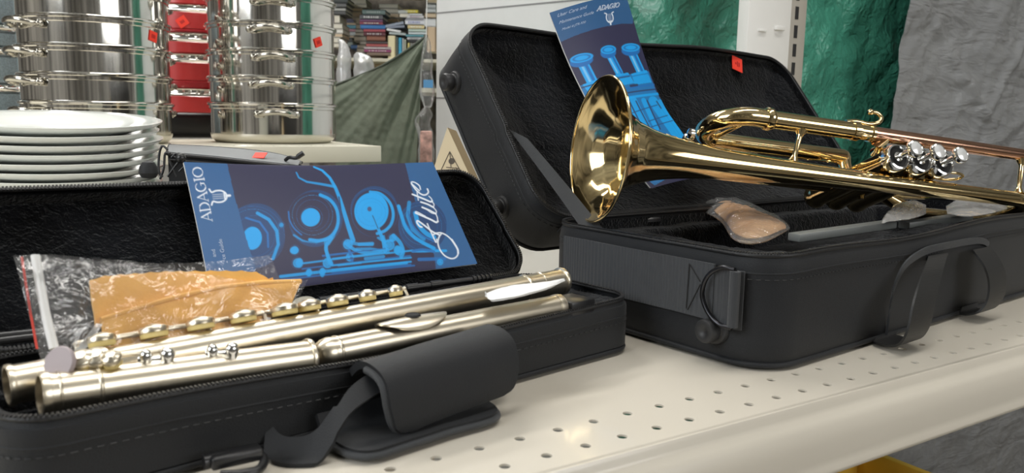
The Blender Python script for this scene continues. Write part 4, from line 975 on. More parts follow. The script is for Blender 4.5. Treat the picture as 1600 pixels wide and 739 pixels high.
MB().lathe([(.0042, .0135), (.0046, .0131), (.0050, .0125)], HJ(la, .001, 0), upv, 20).lathe([(0, .0132), (.0040, .0134)], HJ(la, .001, 0), upv, 20).build('embouchure_hole', m_slot, lp, 0)
q = MB().box(FB(.352, .0135, .0400), (.012, .012, .0062), FB.ax(), bev=.0015).build('end_cap_block', m_blackp, fbody)
# body joint with keywork
B0, B1 = FB(.0110, .0475, .0450), FB(.3830, .0535, .0480)
fbj = thing('flute', 'long silver flute body with keys, lying behind the two shorter joints', 'flute', B0-Z*.009)
LB = np.linalg.norm(B1-B0)
o, d = ftube(fbj, 'tube', B0, B1, .0093, [(0, .003, .0008), (LB-.042, LB-.039, .0009), (LB-.026, LB-.0245, .0005), (LB-.0035, LB, .0014)])
sv = nrm(np.cross(Z, d)); upv = np.cross(d, sv); BJ = Fr(B0, d, sv, upv)
kp = [(188, 550, .0068), (270, 534, .0074), (345, 521, .0076), (408, 507, .0076), (464, 492, .0080), (510, 488, .0072), (553, 480, .0070), (594, 470, .0058), (643, 464, .0048)]
q = MB(); xs2 = []
for (px, py, r) in kp:
    l = BJ.loc(zpl(px, py, .0585)); x = l[0]; c_ = BJ(x, .0065, .0105); nn = nrm(upv*1.0+sv*.35)
    pr_ = prj(c_); keycup(c_, nn, r, fbj, .0048); xs2.append(x)
    q.tube([c_+nn*.0048, BJ(x, .0135, .0120)], .0013, 8)
q.tube([BJ(min(xs2)-.01, .0140, .0105), BJ(max(xs2)+.012, .0140, .0105)], .0016, 10)
for x in np.linspace(min(xs2)-.01, max(xs2)+.012, 7): q.tube([BJ(x, .0085, .004), BJ(x, .0140, .0105)], .0013, 8).lathe([(0, .002), (.002, 0), (0, -.002)], BJ(x, .0140, .0105), d, 10)
q.build('key_rod', m_silver, fbj, 50)
# tissue wedge
a_ = spline([zpl(758, 461, .058), zpl(775, 452, .0595), zpl(800, 446, .061), (zpl(845, 441, .061)), zpl(881, 438, .0615)], 24); b_ = spline([zpl(758, 463, .057), zpl(770, 468, .0575), zpl(805, 463, .0585), zpl(850, 451, .0605), zpl(882, 439, .0613)], 24)
U_ = np.array([[b_[i]*(1-k/9)+a_[i]*k/9+Z*.0015*math.sin(math.pi*k/9)+Z*.0006*vnoise(a_[i]+k, 200, 1) for k in range(10)] for i in range(24)])
tag(MB().thick(U_, .0015).build('paper_wedge', m_tissue), 'white pointed paper twist lying across the right end of the flutes', 'paper')

# ---- clear bag with folded yellow cloth
bo = FB(.03, .066, .046); an = math.radians(58)
bv = math.cos(an)*FB.v+math.sin(an)*Z; bn = -math.sin(an)*FB.v+math.cos(an)*Z
BG = Fr(bo, FB.u, bv, bn)
def bp(px, py, off=0.): return hit(px, py, BG(0, 0, off), BG.n)
def layer(top_, bot_, off, t, name, m, seed, amp=.0012, n=60, k_=20, parent=None, bul=0., off2=None):
    off2 = off if off2 is None else off2
    a = spline([bp(x, y, off) for x, y in top_], n); b = spline([bp(x, y, off2) for x, y in bot_], n)
    G = np.array([[b[i]*(1-k/(k_-1))+a[i]*k/(k_-1) for k in range(k_)] for i in range(n)])
    for i in range(n):
        for k in range(k_):
            p = G[i, k]; G[i, k] = p+BG.n*(amp*(vnoise(p, 45, seed)+.5*vnoise(p, 110, seed))+bul*math.sin(math.pi*k/(k_-1))*math.sin(math.pi*i/(n-1))**.5)
    q = MB()
    if t: q.thick(G, t)
    else: q.grid(G)
    return q.build(name, m, parent, 70)
cl_ = thing('yellow_cloth', 'folded yellow cleaning cloth with scalloped edge inside the clear bag', 'cloth', bp(300, 490))
sc = []
for i in range(49):
    x = 140+i*(424-140)/48; base = np.interp(x, [140, 160, 200, 250, 300, 350, 400, 416, 424], [438, 431, 427, 424, 422, 422, 424, 430, 440]); sc.append((x, base+1.6*abs(math.sin(i*math.pi/4))))
layer(sc, [(150, 512), (200, 502), (300, 480), (440, 450)], .0015, .003, 'cloth_back_fold', m_cloth, 1, n=97, parent=cl_)
layer([(158, 500), (200, 487), (270, 466), (340, 450), (410, 442), (470, 440)], [(160, 548), (220, 540), (300, 528), (380, 510), (450, 488)], .0065, .005, 'cloth_front_fold', m_cloth, 2, parent=cl_, bul=.002)
MB().tube([bp(x, y, .0058) for x, y in ((158, 500), (200, 487), (270, 466), (340, 450), (410, 442), (470, 440))], .0017, 8).build('cloth_fold_edge', m_cloth, cl_, 60)
bgt = thing('zip_bag', 'clear zip bag holding the yellow cloth, leaning over the flute keys', 'bag', bp(150, 500))
layer([(22, 401), (60, 397), (150, 405), (250, 411), (330, 408), (424, 398)], [(62, 560), (140, 566), (220, 552), (300, 535), (380, 505), (446, 462)], -.0035, 0, 'bag_back_film', m_film, 7, .0025, n=80, k_=30, parent=bgt)
layer([(20, 402), (60, 399), (150, 408), (250, 416), (330, 430), (400, 438), (481, 438)], [(64, 563), (140, 572), (220, 558), (300, 545), (380, 522), (455, 492)], .0105, 0, 'bag_front_film', m_film, 8, .0032, n=80, k_=30, parent=bgt, bul=.003)
MB().tube([bp(x, y, .012) for x, y in ((53, 399), (60, 440), (69, 490), (82, 545))], .0016, 8).tube([bp(x, y, .012) for x, y in ((58, 399), (65, 440), (74, 490), (88, 545))], .0014, 8).build('zip_seal', m_tissue, bgt, 60)
MB().thick(np.array([[bp(x+dx, y, .0118) for dx in (-2, 0, 2)] for x, y in ((34, 401), (40, 440), (48, 490), (58, 545))]), .0003).build('red_stripe', m_stripe, bgt, 60)
MB().prism([bp(115, 552, .012), bp(150, 505, .012), bp(160, 507, .0125), bp(140, 540, .013), bp(120, 556, .012)], BG.n*.0004).build('bag_corner_flap', m_filmw, bgt, 0)

# ------------------------------------------------------------------ printed booklets
def seg(X_, Y_, x0, y0, x1, y1, w, w2=None):
    dx, dy = x1-x0, y1-y0; L2 = dx*dx+dy*dy+1e-9; t = np.clip(((X_-x0)*dx+(Y_-y0)*dy)/L2, 0, 1); ww = w if w2 is None else w+(w2-w)*t
    return np.clip(ww/2-np.hypot(X_-x0-dx*t, Y_-y0-dy*t)+.5, 0, 1)
def poly(X_, Y_, pts, w, w2=None):
    m = 0
    n = len(pts)-1
    for i in range(n):
        a = w if w2 is None else w+(w2-w)*i/n; b = w if w2 is None else w+(w2-w)*(i+1)/n
        m = np.maximum(m, seg(X_, Y_, *pts[i], *pts[i+1], a, b))
    return m
def ell(X_, Y_, cx, cy, rx, ry, rot=0.):
    c, s = math.cos(rot), math.sin(rot); x = (X_-cx)*c+(Y_-cy)*s; y = -(X_-cx)*s+(Y_-cy)*c
    return (1-np.hypot(x/rx, y/ry))*min(rx, ry)
def disc(*a): return np.clip(ell(*a)+.5, 0, 1)
def ringm(X_, Y_, cx, cy, rx, ry, w, rot=0.): d = ell(X_, Y_, cx, cy, rx, ry, rot); return np.clip(w/2-np.abs(d)+.5, 0, 1)
def inside(X_, Y_, pts):
    r = np.zeros(X_.shape, bool); n = len(pts)
    for i in range(n):
        x0, y0 = pts[i]; x1, y1 = pts[(i+1) % n]
        c = ((y0 > Y_) != (y1 > Y_)) & (X_ < (x1-x0)*(Y_-y0)/(y1-y0+1e-12)+x0); r ^= c
    return r.astype(float)
def put(C_, m, col, a=1.): m = np.asarray(m)[..., None]*a; return C_*(1-m)+np.array(col)*m
def booklet(name, corners, frame_fn, nu, nv, paint, label, bulge, spine):
    """corners TL,TR,BR,BL pixel; frame_fn(px,py)->3D on leaning plane; paint(X,Y) -> colours"""
    TL_, TR_, BR_, BL_ = [np.array(c, float) for c in corners]
    t = thing(name, label, 'booklet', frame_fn(*BL_))
    return t
def sheet_grid(fn_lo, nu, nv): 
    return np.array([[fn_lo(i/(nu-1), k/(nv-1)) for k in range(nv)] for i in range(nu)])
def rgb_build(G, cols, nm, parent, mname, rough=.42, t=.0007):
    q = MB(); q.grid(G); o = q.build(nm, mat(mname, (1, 1, 1), rough, colour_attr='Print', spec=.35), parent, 80, fixn=False)
    a = o.data.color_attributes.new('Print', 'FLOAT_COLOR', 'POINT'); n = G.shape[0]*G.shape[1]
    arr = np.ones((n, 4), np.float32); arr[:, :3] = cols.reshape(n, 3); a.data.foreach_set('color', arr.ravel()); return o
def mapped_text(txt, anchor, dirx, diry, size, fn, nm, m, parent, shear=0.):
    """anchor: pixel of the text origin; dirx/diry: pixel vectors for one em"""
    cu = bpy.data.curves.new('t', 'FONT'); cu.body = txt; cu.size = 1; cu.shear = shear; cu.resolution_u = 3
    ob = bpy.data.objects.new('t', cu); COL.objects.link(ob); dg = bpy.context.evaluated_depsgraph_get(); me = ob.evaluated_get(dg).to_mesh()
    V = [v.co[:] for v in me.vertices]; F = [tuple(p.vertices) for p in me.polygons]
    P = []
    for (x, y, z) in V:
        px = anchor[0]+dirx[0]*x*size+diry[0]*y*size; py = anchor[1]+dirx[1]*x*size+diry[1]*y*size; P.append(fn(px, py))
    ob.evaluated_get(dg).to_mesh_clear(); bpy.data.objects.remove(ob); bpy.data.curves.remove(cu)
    q = MB().add(P, F); return q.build(nm, m, parent, 0, fixn=False)
def smooth(p, n=40): P_ = spline([(a, b, 0) for a, b in p], n); return [(a, b) for a, b, _ in P_]
NAVY = (.022, .022, .066); BL1 = (.018, .10, .27); BRT = (.005, .34, .80); MID = (.006, .14, .45); WHT = (.72, .78, .86)
# serif capitals as strokes on a unit box: (polyline, width0, width1)
def arcp(cx, cy, rx, ry, a0, a1, n=14): return [(cx+rx*math.cos(math.radians(a0+(a1-a0)*i/n)), cy+ry*math.sin(math.radians(a0+(a1-a0)*i/n))) for i in range(n+1)]
SER = {
    'A': (.95, [([(.05, 0), (.48, 1)], .05), ([(.48, 1), (.88, 0)], .13), ([(.2, .34), (.7, .34)], .05), ([(-.04, 0), (.18, 0)], .05), ([(.72, 0), (1.0, 0)], .05)]),
    'D': (.95, [([(.16, 0), (.16, 1)], .13), ([(.02, 0), (.4, 0)]+arcp(.4, .5, .46, .5, -90, -60, 4), .05), (arcp(.4, .5, .46, .5, -60, 60), .13), (arcp(.4, .5, .46, .5, 60, 90, 4)+[(.02, 1)], .05)]),
    'G': (1.0, [(arcp(.5, .5, .44, .5, 40, 110), .06), (arcp(.5, .5, .44, .5, 110, 250), .13), (arcp(.5, .5, .44, .5, 250, 315), .06), ([(.82, .12), (.82, .42)], .12), ([(.62, .43), (.96, .43)], .05)]),
    'I': (.42, [([(.2, 0), (.2, 1)], .13), ([(.04, 0), (.36, 0)], .05), ([(.04, 1), (.36, 1)], .05)]),
    'O': (1.05, [(arcp(.5, .5, .45, .5, 50, 130), .06), (arcp(.5, .5, .45, .5, 130, 230), .13), (arcp(.5, .5, .45, .5, 230, 310), .06), (arcp(.5, .5, .45, .5, -50, 50), .13)])}
def serif(X_, Y_, txt, org, ex, ey, size):
    """ex/ey: pixel vectors of unit advance and unit height"""
    tot = sum(SER[c][0]*1.04 for c in txt); m = 0; x = 0
    for c in txt:
        adv, st = SER[c]
        for pts, w in st:
            P_ = [(org[0]+ex[0]*(x+a)*size+ey[0]*b*size, org[1]+ex[1]*(x+a)*size+ey[1]*b*size) for a, b in pts]; m = np.maximum(m, poly(X_, Y_, P_, max(w*size*np.hypot(*ey), .75)))
        x += adv*1.04
    return m

def lyre_old(X_, Y_, c, ex, ey, s):
    f = lambda a, b: (c[0]+ex[0]*a*s+ey[0]*b*s, c[1]+ex[1]*a*s+ey[1]*b*s); m = 0
    for sg in (-1, 1):
        m = np.maximum(m, poly(X_, Y_, [f(sg*a, b) for a, b in [(.55, .55), (.35, .75), (.62, .92), (.75, .7), (.5, .35), (.28, .1), (.35, -.2), (.6, -.35), (.65, -.6), (.4, -.85), (0, -.95)]], .13*s, .17*s))
    for a in (-.15, 0, .15): m = np.maximum(m, seg(X_, Y_, *f(a, .55), *f(a, -.6), .05*s+.3))
    m = np.maximum(m, seg(X_, Y_, *f(0, -.8), *f(0, -1.35), .14*s)); m = np.maximum(m, seg(X_, Y_, *f(-.3, -.6), *f(.3, -.6), .1*s))
    return m
def lyre(X_, Y_, c, ex, ey, s):
    f = lambda p: (c[0]+ex[0]*p[0]*s+ey[0]*p[1]*s, c[1]+ex[1]*p[0]*s+ey[1]*p[1]*s)
    U = spline([(a, b, 0) for a, b in [(-.85, 1.0), (-.5, .8), (-.62, .35), (-.6, -.2), (-.35, -.6), (0, -.72), (.35, -.6), (.6, -.2), (.62, .35), (.5, .8), (.85, 1.0)]], 40)[:, :2]
    m = poly(X_, Y_, [f(p) for p in U], .17*s)
    for a in (-.22, 0, .22): m = np.maximum(m, .55*seg(X_, Y_, *f((a, .75)), *f((a, -.5)), .08*s))
    m = np.maximum(m, seg(X_, Y_, *f((0, -.7)), *f((0, -1.05)), .26*s)); m = np.maximum(m, seg(X_, Y_, *f((-.45, -.5)), *f((.45, -.5)), .16*s))
    return m
# --- flute booklet: leaning in the flute case lid
fl_n = FLo.n
def fsurf(px, py, lift=0.):
    p = hit(px, py, FLo(0, 0, .0045), fl_n); l = FLo.loc(p); s = (l[0]-.14)/.225; t_ = (l[1]-.02)/.11
    return p+fl_n*(lift+.0035*math.sin(math.pi*min(1, max(0, s)))*math.sin(math.pi*min(1, max(0, t_)))**.7 - .004*max(0, t_-.9)*0)
c4 = [(287, 253), (676, 253), (746, 412), (331, 466)]
NU, NV = 440, 200
TLc, TRc, BRc, BLc = [np.array(c, float) for c in c4]
S_, T_ = np.meshgrid(np.linspace(0, 1, NU), np.linspace(0, 1, NV), indexing='ij')
S3, T3 = S_[..., None], T_[..., None]
PX = (TLc*(1-S3)+TRc*S3)*(1-T3)+(BLc*(1-S3)+BRc*S3)*T3
PX[..., 1] += 6*np.sin(np.pi*S_)*(1-T_)*.9-2.5*np.sin(np.pi*S_)*0; PX[..., 0] += 5*np.sin(np.pi*T_)*(1-S_)*.2
def vhit(PX, fr, off, n):
    D = np.stack([(PX[..., 0]-800)/FPX, -(PX[..., 1]-369.5)/FPX, np.ones(PX.shape[:-1])], -1) @ M3
    k = np.dot(fr(0, 0, off)-CAM, n)/(D @ n); return CAM+D*k[..., None]
G = vhit(PX, FLo, .0045, fl_n); G = G+fl_n*(.0035*np.sin(np.pi*S_)*np.sin(np.pi*T_)**.7)[..., None]
def fsurf(px, py, lift=.0003):
    # locate by inverting the page map approximately
    q = np.array([px, py], float); D2 = (PX[..., 0]-px)**2+(PX[..., 1]-py)**2; i = np.unravel_index(np.argmin(D2), D2.shape); off = .0035*math.sin(math.pi*S_[i])*math.sin(math.pi*T_[i])**.7
    return hit(px, py, FLo(0, 0, .0045), fl_n)*1.+fl_n*(off+lift)
Xp, Yp = PX[..., 0], PX[..., 1]
C_ = np.ones(Xp.shape+(3,))*np.array(NAVY)
def fx(cx, cy): return 260+cx/2.843, 220+cy/2.843
lb = [(200, 200), fx(262, 60), fx(268, 95), fx(300, 250), fx(345, 420), fx(390, 560), fx(420, 800), (200, 520)]
C_ = put(C_, inside(Xp, Yp, lb), BL1)
rbn = [fx(1050, 60), fx(1062, 110), fx(1080, 190), fx(1110, 300), fx(1150, 400), fx(1190, 520), fx(1215, 700), (800, 500), (800, 200)]
C_ = put(C_, inside(Xp, Yp, rbn), BL1)
P2 = lambda pts: [fx(a, b) for a, b in pts]
def el(cx, cy, rx, ry, rot=0): x, y = fx(cx, cy); return (Xp, Yp, x, y, rx/2.843, ry/2.843, rot)
band = 1-np.clip(inside(Xp, Yp, lb), 0, 1)
def putb(m, col, a=1.):
    global C_
    C_ = put(C_, np.asarray(m)*band, col, a)
for (cx, cy, R_, dsc, rt) in ((655, 355, 104, 46, .2), (918, 322, 92, 0, .2), (385, 430, 120, 0, .3), (1135, 385, 95, 0, .2)):
    putb(disc(*el(cx, cy, R_+14, (R_+14)*1.08, rt)), (.012, .05, .16)); putb(ringm(*el(cx, cy, R_+8, (R_+8)*1.08), 2.2), MID)
    putb(ringm(*el(cx-4, cy-6, R_-8, (R_-8)*1.03), 7 if dsc else 5), BRT, .95 if dsc else .7); putb(ringm(*el(cx+2, cy, R_-30, (R_-30)), 2.0), MID)
putb(disc(*el(640, 355, 46, 44)), BRT); putb(ringm(*el(640, 355, 62, 60), 2.5), (.02, .09, .28))
putb(disc(*el(905, 322, 76, 82)), BRT); putb(ringm(*el(905, 320, 50, 54), 1.6), MID, .8); putb(disc(*el(898, 315, 14, 18)), (.03, .08, .2))
putb(disc(*el(378, 440, 42, 50)), BRT); putb(poly(Xp, Yp, P2([(400, 330), (450, 360), (485, 410), (492, 470), (470, 530)]), 5), BRT, .8)
putb(poly(Xp, Yp, P2([(350, 350), (410, 370), (445, 420), (448, 480)]), 3), MID)
putb(poly(Xp, Yp, P2([(1075, 280), (1068, 340), (1090, 400), (1140, 440)]), 6), BRT, .6); putb(poly(Xp, Yp, P2([(1030, 300), (1050, 370), (1100, 440), (1160, 470), (1200, 490)]), 4), MID)
putb(poly(Xp, Yp, P2([(655, 118), (690, 135), (722, 170), (745, 215), (765, 270), (782, 330), (800, 390), (822, 452)]), 3.0, 7.5), BRT, .9)
putb(poly(Xp, Yp, P2([(760, 260), (770, 330), (790, 400)]), 2), (.02, .03, .1))
putb(poly(Xp, Yp, P2([(742, 212), (680, 200), (620, 190), (585, 170), (575, 145)]), 4.5, 2.0), BRT, .7)
putb(poly(Xp, Yp, P2([(940, 360), (950, 410), (965, 460), (980, 500)]), 5), BRT, .7)
rods = [((600, 552), (1090, 492), 2.6, BRT), ((505, 607), (1065, 545), 4.6, BRT), ((500, 622), (1100, 556), 2.2, MID), ((600, 575), (1080, 515), 2.0, MID), ((690, 520), (820, 505), 3, MID), ((1090, 495), (1240, 490), 4, BRT), ((1120, 530), (1235, 525), 5, MID)]
for a, b, w, c in rods: putb(poly(Xp, Yp, [fx(*a), fx(*b)], w), c, .85)
for (a, b, r) in ((565, 495, 17), (578, 550, 20), (630, 592, 14), (690, 585, 14), (712, 550, 22), (800, 470, 22), (810, 525, 18), (985, 470, 24), (1030, 495, 20), (1000, 440, 16), (1215, 540, 14), (505, 385, 10)):
    putb(disc(*el(a, b, r, r)), BRT, .8); putb(ringm(*el(a, b, r*.6, r*.6), 1.3), (.01, .04, .15)); putb(ringm(*el(a, b, r+5, r+5), 1.2), MID)
for pts, w in (([(700, 455), (705, 500), (720, 550)], 5), ([(800, 460), (850, 470), (910, 465)], 5), ([(840, 490), (900, 488), (950, 495)], 4), ([(935, 440), (960, 455), (1000, 450)], 4), ([(560, 430), (600, 455), (660, 462), (710, 450)], 3), ([(750, 400), (735, 440), (715, 470)], 3), ([(880, 530), (960, 520)], 5), ([(760, 560), (860, 548)], 3)): putb(poly(Xp, Yp, P2(pts), w), BRT, .65)
k6 = lambda pts: [(420+a/3.888, 250+b/3.888) for a, b in pts]
def e6(cx, cy, rx, ry, rot=0): return (Xp, Yp, 420+cx/3.888, 250+cy/3.888, rx/3.888, ry/3.888, rot)
putb(disc(*e6(262, 360, 150, 152)), NAVY); putb(disc(*e6(635, 335, 140, 145)), NAVY)
putb(ringm(*e6(256, 350, 122, 122), 5.2), BRT, .95); putb(ringm(*e6(258, 352, 96, 98), 1.6), MID); putb(disc(*e6(245, 365, 57, 56)), BRT); putb(ringm(*e6(250, 366, 68, 66), 1.4), MID)
putb(poly(Xp, Yp, smooth(k6([(305, 226), (360, 255), (400, 310), (412, 380), (398, 440), (360, 485), (300, 505), (240, 500)])), 5.0), BRT, .9)
putb(poly(Xp, Yp, smooth(k6([(112, 330), (118, 380), (145, 430), (190, 470)])), 2.2), MID)
putb(disc(*e6(615, 325, 104, 116, .2)), BRT); putb(ringm(*e6(612, 330, 84, 90), 1.8), MID, .9); putb(ringm(*e6(618, 328, 60, 64), 1.0), MID, .5); putb(disc(*e6(603, 312, 13, 15)), (.05, .08, .2))
putb(poly(Xp, Yp, smooth(k6([(610, 205), (670, 215), (725, 265), (748, 330), (738, 395), (700, 440), (650, 460)])), 4.6), BRT, .9)
putb(poly(Xp, Yp, smooth(k6([(620, 350), (640, 400), (665, 450), (690, 510), (700, 560)])), 3.2, 7), BRT, .9); putb(poly(Xp, Yp, k6([(622, 352), (655, 430)]), 1.2), (.01, .04, .12))
putb(poly(Xp, Yp, smooth(k6([(782, 290), (800, 350), (825, 420), (870, 470), (935, 510), (1000, 540)])), 5.5), BRT, .85)
putb(poly(Xp, Yp, smooth(k6([(885, 330), (905, 400), (950, 450), (1000, 475)])), 7.0), BRT, .8); putb(poly(Xp, Yp, smooth(k6([(840, 320), (860, 390), (920, 460), (1000, 500)])), 2.2), MID)
putb(poly(Xp, Yp, smooth(k6([(370, 490), (340, 540), (350, 590), (375, 640)])), 5.5), BRT, .85)
putb(poly(Xp, Yp, smooth(k6([(455, 520), (520, 560), (600, 575), (680, 560)])), 5.0), BRT, .8); putb(poly(Xp, Yp, smooth(k6([(540, 525), (620, 525)])), 5.0), BRT, .7)
putb(poly(Xp, Yp, smooth(k6([(750, 470), (790, 510), (810, 560), (800, 595)])), 6.0), BRT, .8); putb(disc(*e6(775, 555, 22, 26)), BRT, .9); putb(disc(*e6(148, 562, 26, 22)), BRT, .9); putb(disc(*e6(180, 635, 22, 28)), BRT, .9); putb(disc(*e6(240, 690, 18, 22)), BRT, .8); putb(disc(*e6(322, 690, 16, 26)), BRT, .8)
putb(poly(Xp, Yp, smooth(k6([(480, 560), (500, 620)])), 4), MID); putb(poly(Xp, Yp, smooth(k6([(870, 560), (930, 550), (1000, 560)])), 4), MID, .9)
for yo, w_, c_ in ((0, 2.4, BRT), (14, 1.4, NAVY), (24, 2.6, BRT), (40, 1.6, MID)): putb(poly(Xp, Yp, k6([(380, 650+yo), (860, 598+yo)]), w_), c_, .9)
for yo, w_, c_ in ((0, 2.0, BRT), (12, 1.0, NAVY), (-22, 1.6, MID)): putb(poly(Xp, Yp, k6([(380, 610+yo), (700, 570+yo)]), w_), c_, .9)
# serif title read upwards
C_ = put(C_, serif(Xp, Yp, 'ADAGIO', fx(203, 358), (-.20, -1.03), (-1., .09), 15.2), WHT)
C_ = put(C_, lyre(Xp, Yp, (343, 308), (.15, 1.), (-1., .05), 14.5), WHT)
# script word read upwards
k5 = lambda pts: [(620+a/4.35, 260+b/4.35) for a, b in pts]
scr = [([(240, 472), (262, 460), (300, 456), (350, 482), (396, 535), (416, 585), (402, 618), (368, 628), (322, 608), (288, 565), (276, 520), (285, 482), (300, 462)], 2.6), ([(372, 500), (410, 560), (416, 590)], 3.4),
       ([(285, 470), (240, 450), (205, 425), (160, 392), (135, 378), (132, 392), (150, 415), (165, 420)], 3.0), ([(203, 396), (222, 440), (240, 476), (262, 520), (268, 500)], 2.4),
       ([(276, 378), (262, 384), (225, 366), (122, 324)], 3.4), ([(122, 324), (130, 316), (190, 345)], 1.6), ([(276, 378), (272, 350), (262, 326)], 2.0),
       ([(262, 326), (215, 302), (168, 284)], 3.2), ([(168, 284), (200, 300), (235, 322), (262, 326)], 1.8), ([(262, 326), (266, 308), (246, 282)], 1.8),
       ([(246, 282), (205, 262), (160, 248)], 3.2), ([(246, 282), (250, 262), (236, 240)], 1.8), ([(238, 238), (225, 244), (180, 226), (102, 196)], 3.2), ([(142, 236), (134, 180)], 1.8), ([(238, 238), (232, 222), (216, 206)], 1.8),
       ([(150, 170), (118, 140), (98, 122), (100, 110), (122, 114), (150, 134), (158, 160)], 2.2), ([(98, 124), (130, 168), (168, 196), (196, 196), (212, 178), (206, 156)], 2.8)]
scr = [(k5(p), w) for p, w in scr]
for pts, w in scr: C_ = put(C_, poly(Xp, Yp, smooth(pts), w*.8), WHT)
fbk = thing('flute_booklet', 'blue instruction booklet with glowing flute keys, leaning in the flute case lid', 'booklet', G[0, -1])
cov = rgb_build(G, C_, 'printed_cover', fbk, 'flute_booklet_print')
MB().thick(G[::3, ::3]-fl_n*.0005, -.0014).build('paper_leaves', m_white, fbk, 60)
m_tx = mat('small_print', (.42, .52, .68), .5)
mapped_text('and', fx(220, 518), (-.18, -1.), (-1., .12), 8.5, fsurf, 'small_print', m_tx, cov)
mapped_text('ce Guide', fx(262, 530), (-.2, -1.), (-1., .12), 8.8, fsurf, 'small_print', m_tx, cov)

# --- trumpet booklet
tl_n = TLo.n
Lft = spline([(857, 22, 0), (872, 52, 0), (888, 86, 0), (907, 125, 0), (935, 180, 0), (970, 235, 0), (1016, 296, 0)], 420)[:, :2]
Rgt = spline([(976, -8, 0), (988, 22, 0), (1002, 62, 0), (1022, 118, 0), (1042, 165, 0), (1068, 208, 0), (1110, 276, 0)], 420)[:, :2]
NU, NV = 230, 420
S_, T_ = np.meshgrid(np.linspace(0, 1, NU), np.linspace(0, 1, NV), indexing='ij')
PX2 = Lft[None]*(1-S_[..., None])+Rgt[None]*S_[..., None]
offs = .004*np.sin(np.pi*S_)-.006*np.sin(np.pi*T_)+.002
G = vhit(PX2, TLo, .004, tl_n)+tl_n*offs[..., None]
Xp, Yp = PX2[..., 0], PX2[..., 1]
def tx(cx, cy): return 850+cx/2.465, cy/2.465
C_ = np.ones(Xp.shape+(3,))*np.array(NAVY)
top_b = [(840, -40), (1000, -40), tx(345, 88), tx(300, 92), tx(200, 115), tx(120, 138), tx(60, 160), (850, 70)]
C_ = put(C_, inside(Xp, Yp, top_b), (.020, .095, .24))
P3 = lambda pts: [tx(a, b) for a, b in pts]
def quadp(pts, col, a=1.):
    global C_
    C_ = put(C_, inside(Xp, Yp, P3(pts)), col, a)
def strokep(pts, w, col, a=1.):
    global C_
    C_ = put(C_, poly(Xp, Yp, P3(pts), w), col, a)
# lower body of valves
quadp([(110, 330), (215, 305), (330, 285), (410, 265), (440, 345), (470, 400), (640, 600), (420, 720), (200, 520)], (.012, .16, .42))
for (x, y, w, s1, s2) in ((148, 222, 42, (190, 310), 17), (247, 195, 30, (290, 280), 13), (337, 182, 38, (378, 272), 16)):
    C_ = put(C_, seg(Xp, Yp, *tx(x+4, y+14), *tx(*s1), s2*.9), BRT); C_ = put(C_, seg(Xp, Yp, *tx(x+12, y+14), *tx(s1[0]+8, s1[1]), s2*.25), MID); C_ = put(C_, seg(Xp, Yp, *tx(x-4, y+14), *tx(s1[0]-7, s1[1]), s2*.18), (.3, .6, .85), .6)
    x_, y_ = tx(x, y); C_ = put(C_, disc(Xp, Yp, x_, y_+4, w/2.465, 8.2, -.12), MID); C_ = put(C_, disc(Xp, Yp, x_, y_-1, w/2.465, 6.6, -.12), BRT); C_ = put(C_, ringm(Xp, Yp, x_, y_-1, w/2.465*.7, 4.0, 1.2, -.12), MID)
quadp([(155, 318), (215, 300), (235, 330), (190, 365)], BRT); quadp([(268, 290), (325, 278), (350, 318), (300, 330)], BRT, .9); quadp([(338, 282), (402, 262), (422, 310), (352, 325)], BRT, .9)
for pts, w, c in (([(150, 330), (235, 312), (330, 292)], 2, NAVY), ([(270, 300), (335, 288)], 1.5, MID), ([(342, 292), (408, 275)], 1.5, MID), ([(300, 345), (430, 318)], 3, MID), ([(310, 360), (440, 335)], 2, NAVY), ([(320, 378), (455, 352)], 4, BRT), ([(335, 330), (360, 325)], 4, NAVY)):
    strokep(pts, w, c, .9)
for (x0, y0, x1, y1, w) in ((340, 390, 400, 520, 15), (385, 385, 430, 500, 8), (425, 385, 510, 520, 16), (455, 385, 525, 490, 8), (300, 360, 350, 470, 10), (470, 420, 560, 560, 12)):
    strokep([(x0, y0), (x1, y1)], w, BRT, .85); strokep([(x0+14, y0), (x1+14, y1)], 2.2, NAVY, .9)
for (x0, y0, x1, y1) in ((330, 440, 440, 400), (400, 470, 480, 440), (390, 500, 500, 460)): strokep([(x0, y0), (x1, y1)], 1.5, (.01, .06, .2))
C_ = put(C_, serif(Xp, Yp, 'ADAGIO', tx(196, 52), (1., -.24), (.24, 1.*-1), 6.6), WHT)
C_ = put(C_, lyre(Xp, Yp, tx(249, 76), (1., -.2), (-.2, -1.), 8.5), WHT)
tbk = thing('trumpet_booklet', 'narrow blue instruction booklet with trumpet valves, leaning in the trumpet case lid behind the bell', 'booklet', G[0, -1])
cov = rgb_build(G, C_, 'printed_cover', tbk, 'trumpet_booklet_print')
MB().thick(G[::3, ::3]-tl_n*.0005, -.0012).build('paper_leaves', m_white, tbk, 60)
def tsurf(px, py):
    D2 = (PX2[..., 0]-px)**2+(PX2[..., 1]-py)**2; i = np.unravel_index(np.argmin(D2), D2.shape); return hit(px, py, TLo(0, 0, .004), tl_n)+tl_n*(offs[i]+.0003)
for (s, a, z_) in (('User Care and', (46, 72), 7.6), ('Maintenance Guide', (55, 96), 6.9), ('Model # JTR-930', (68, 118), 5.2)):
    mapped_text(s, tx(*a), (.96, -.25), (.25, -.96), z_, tsurf, 'small_print', m_tx, cov)

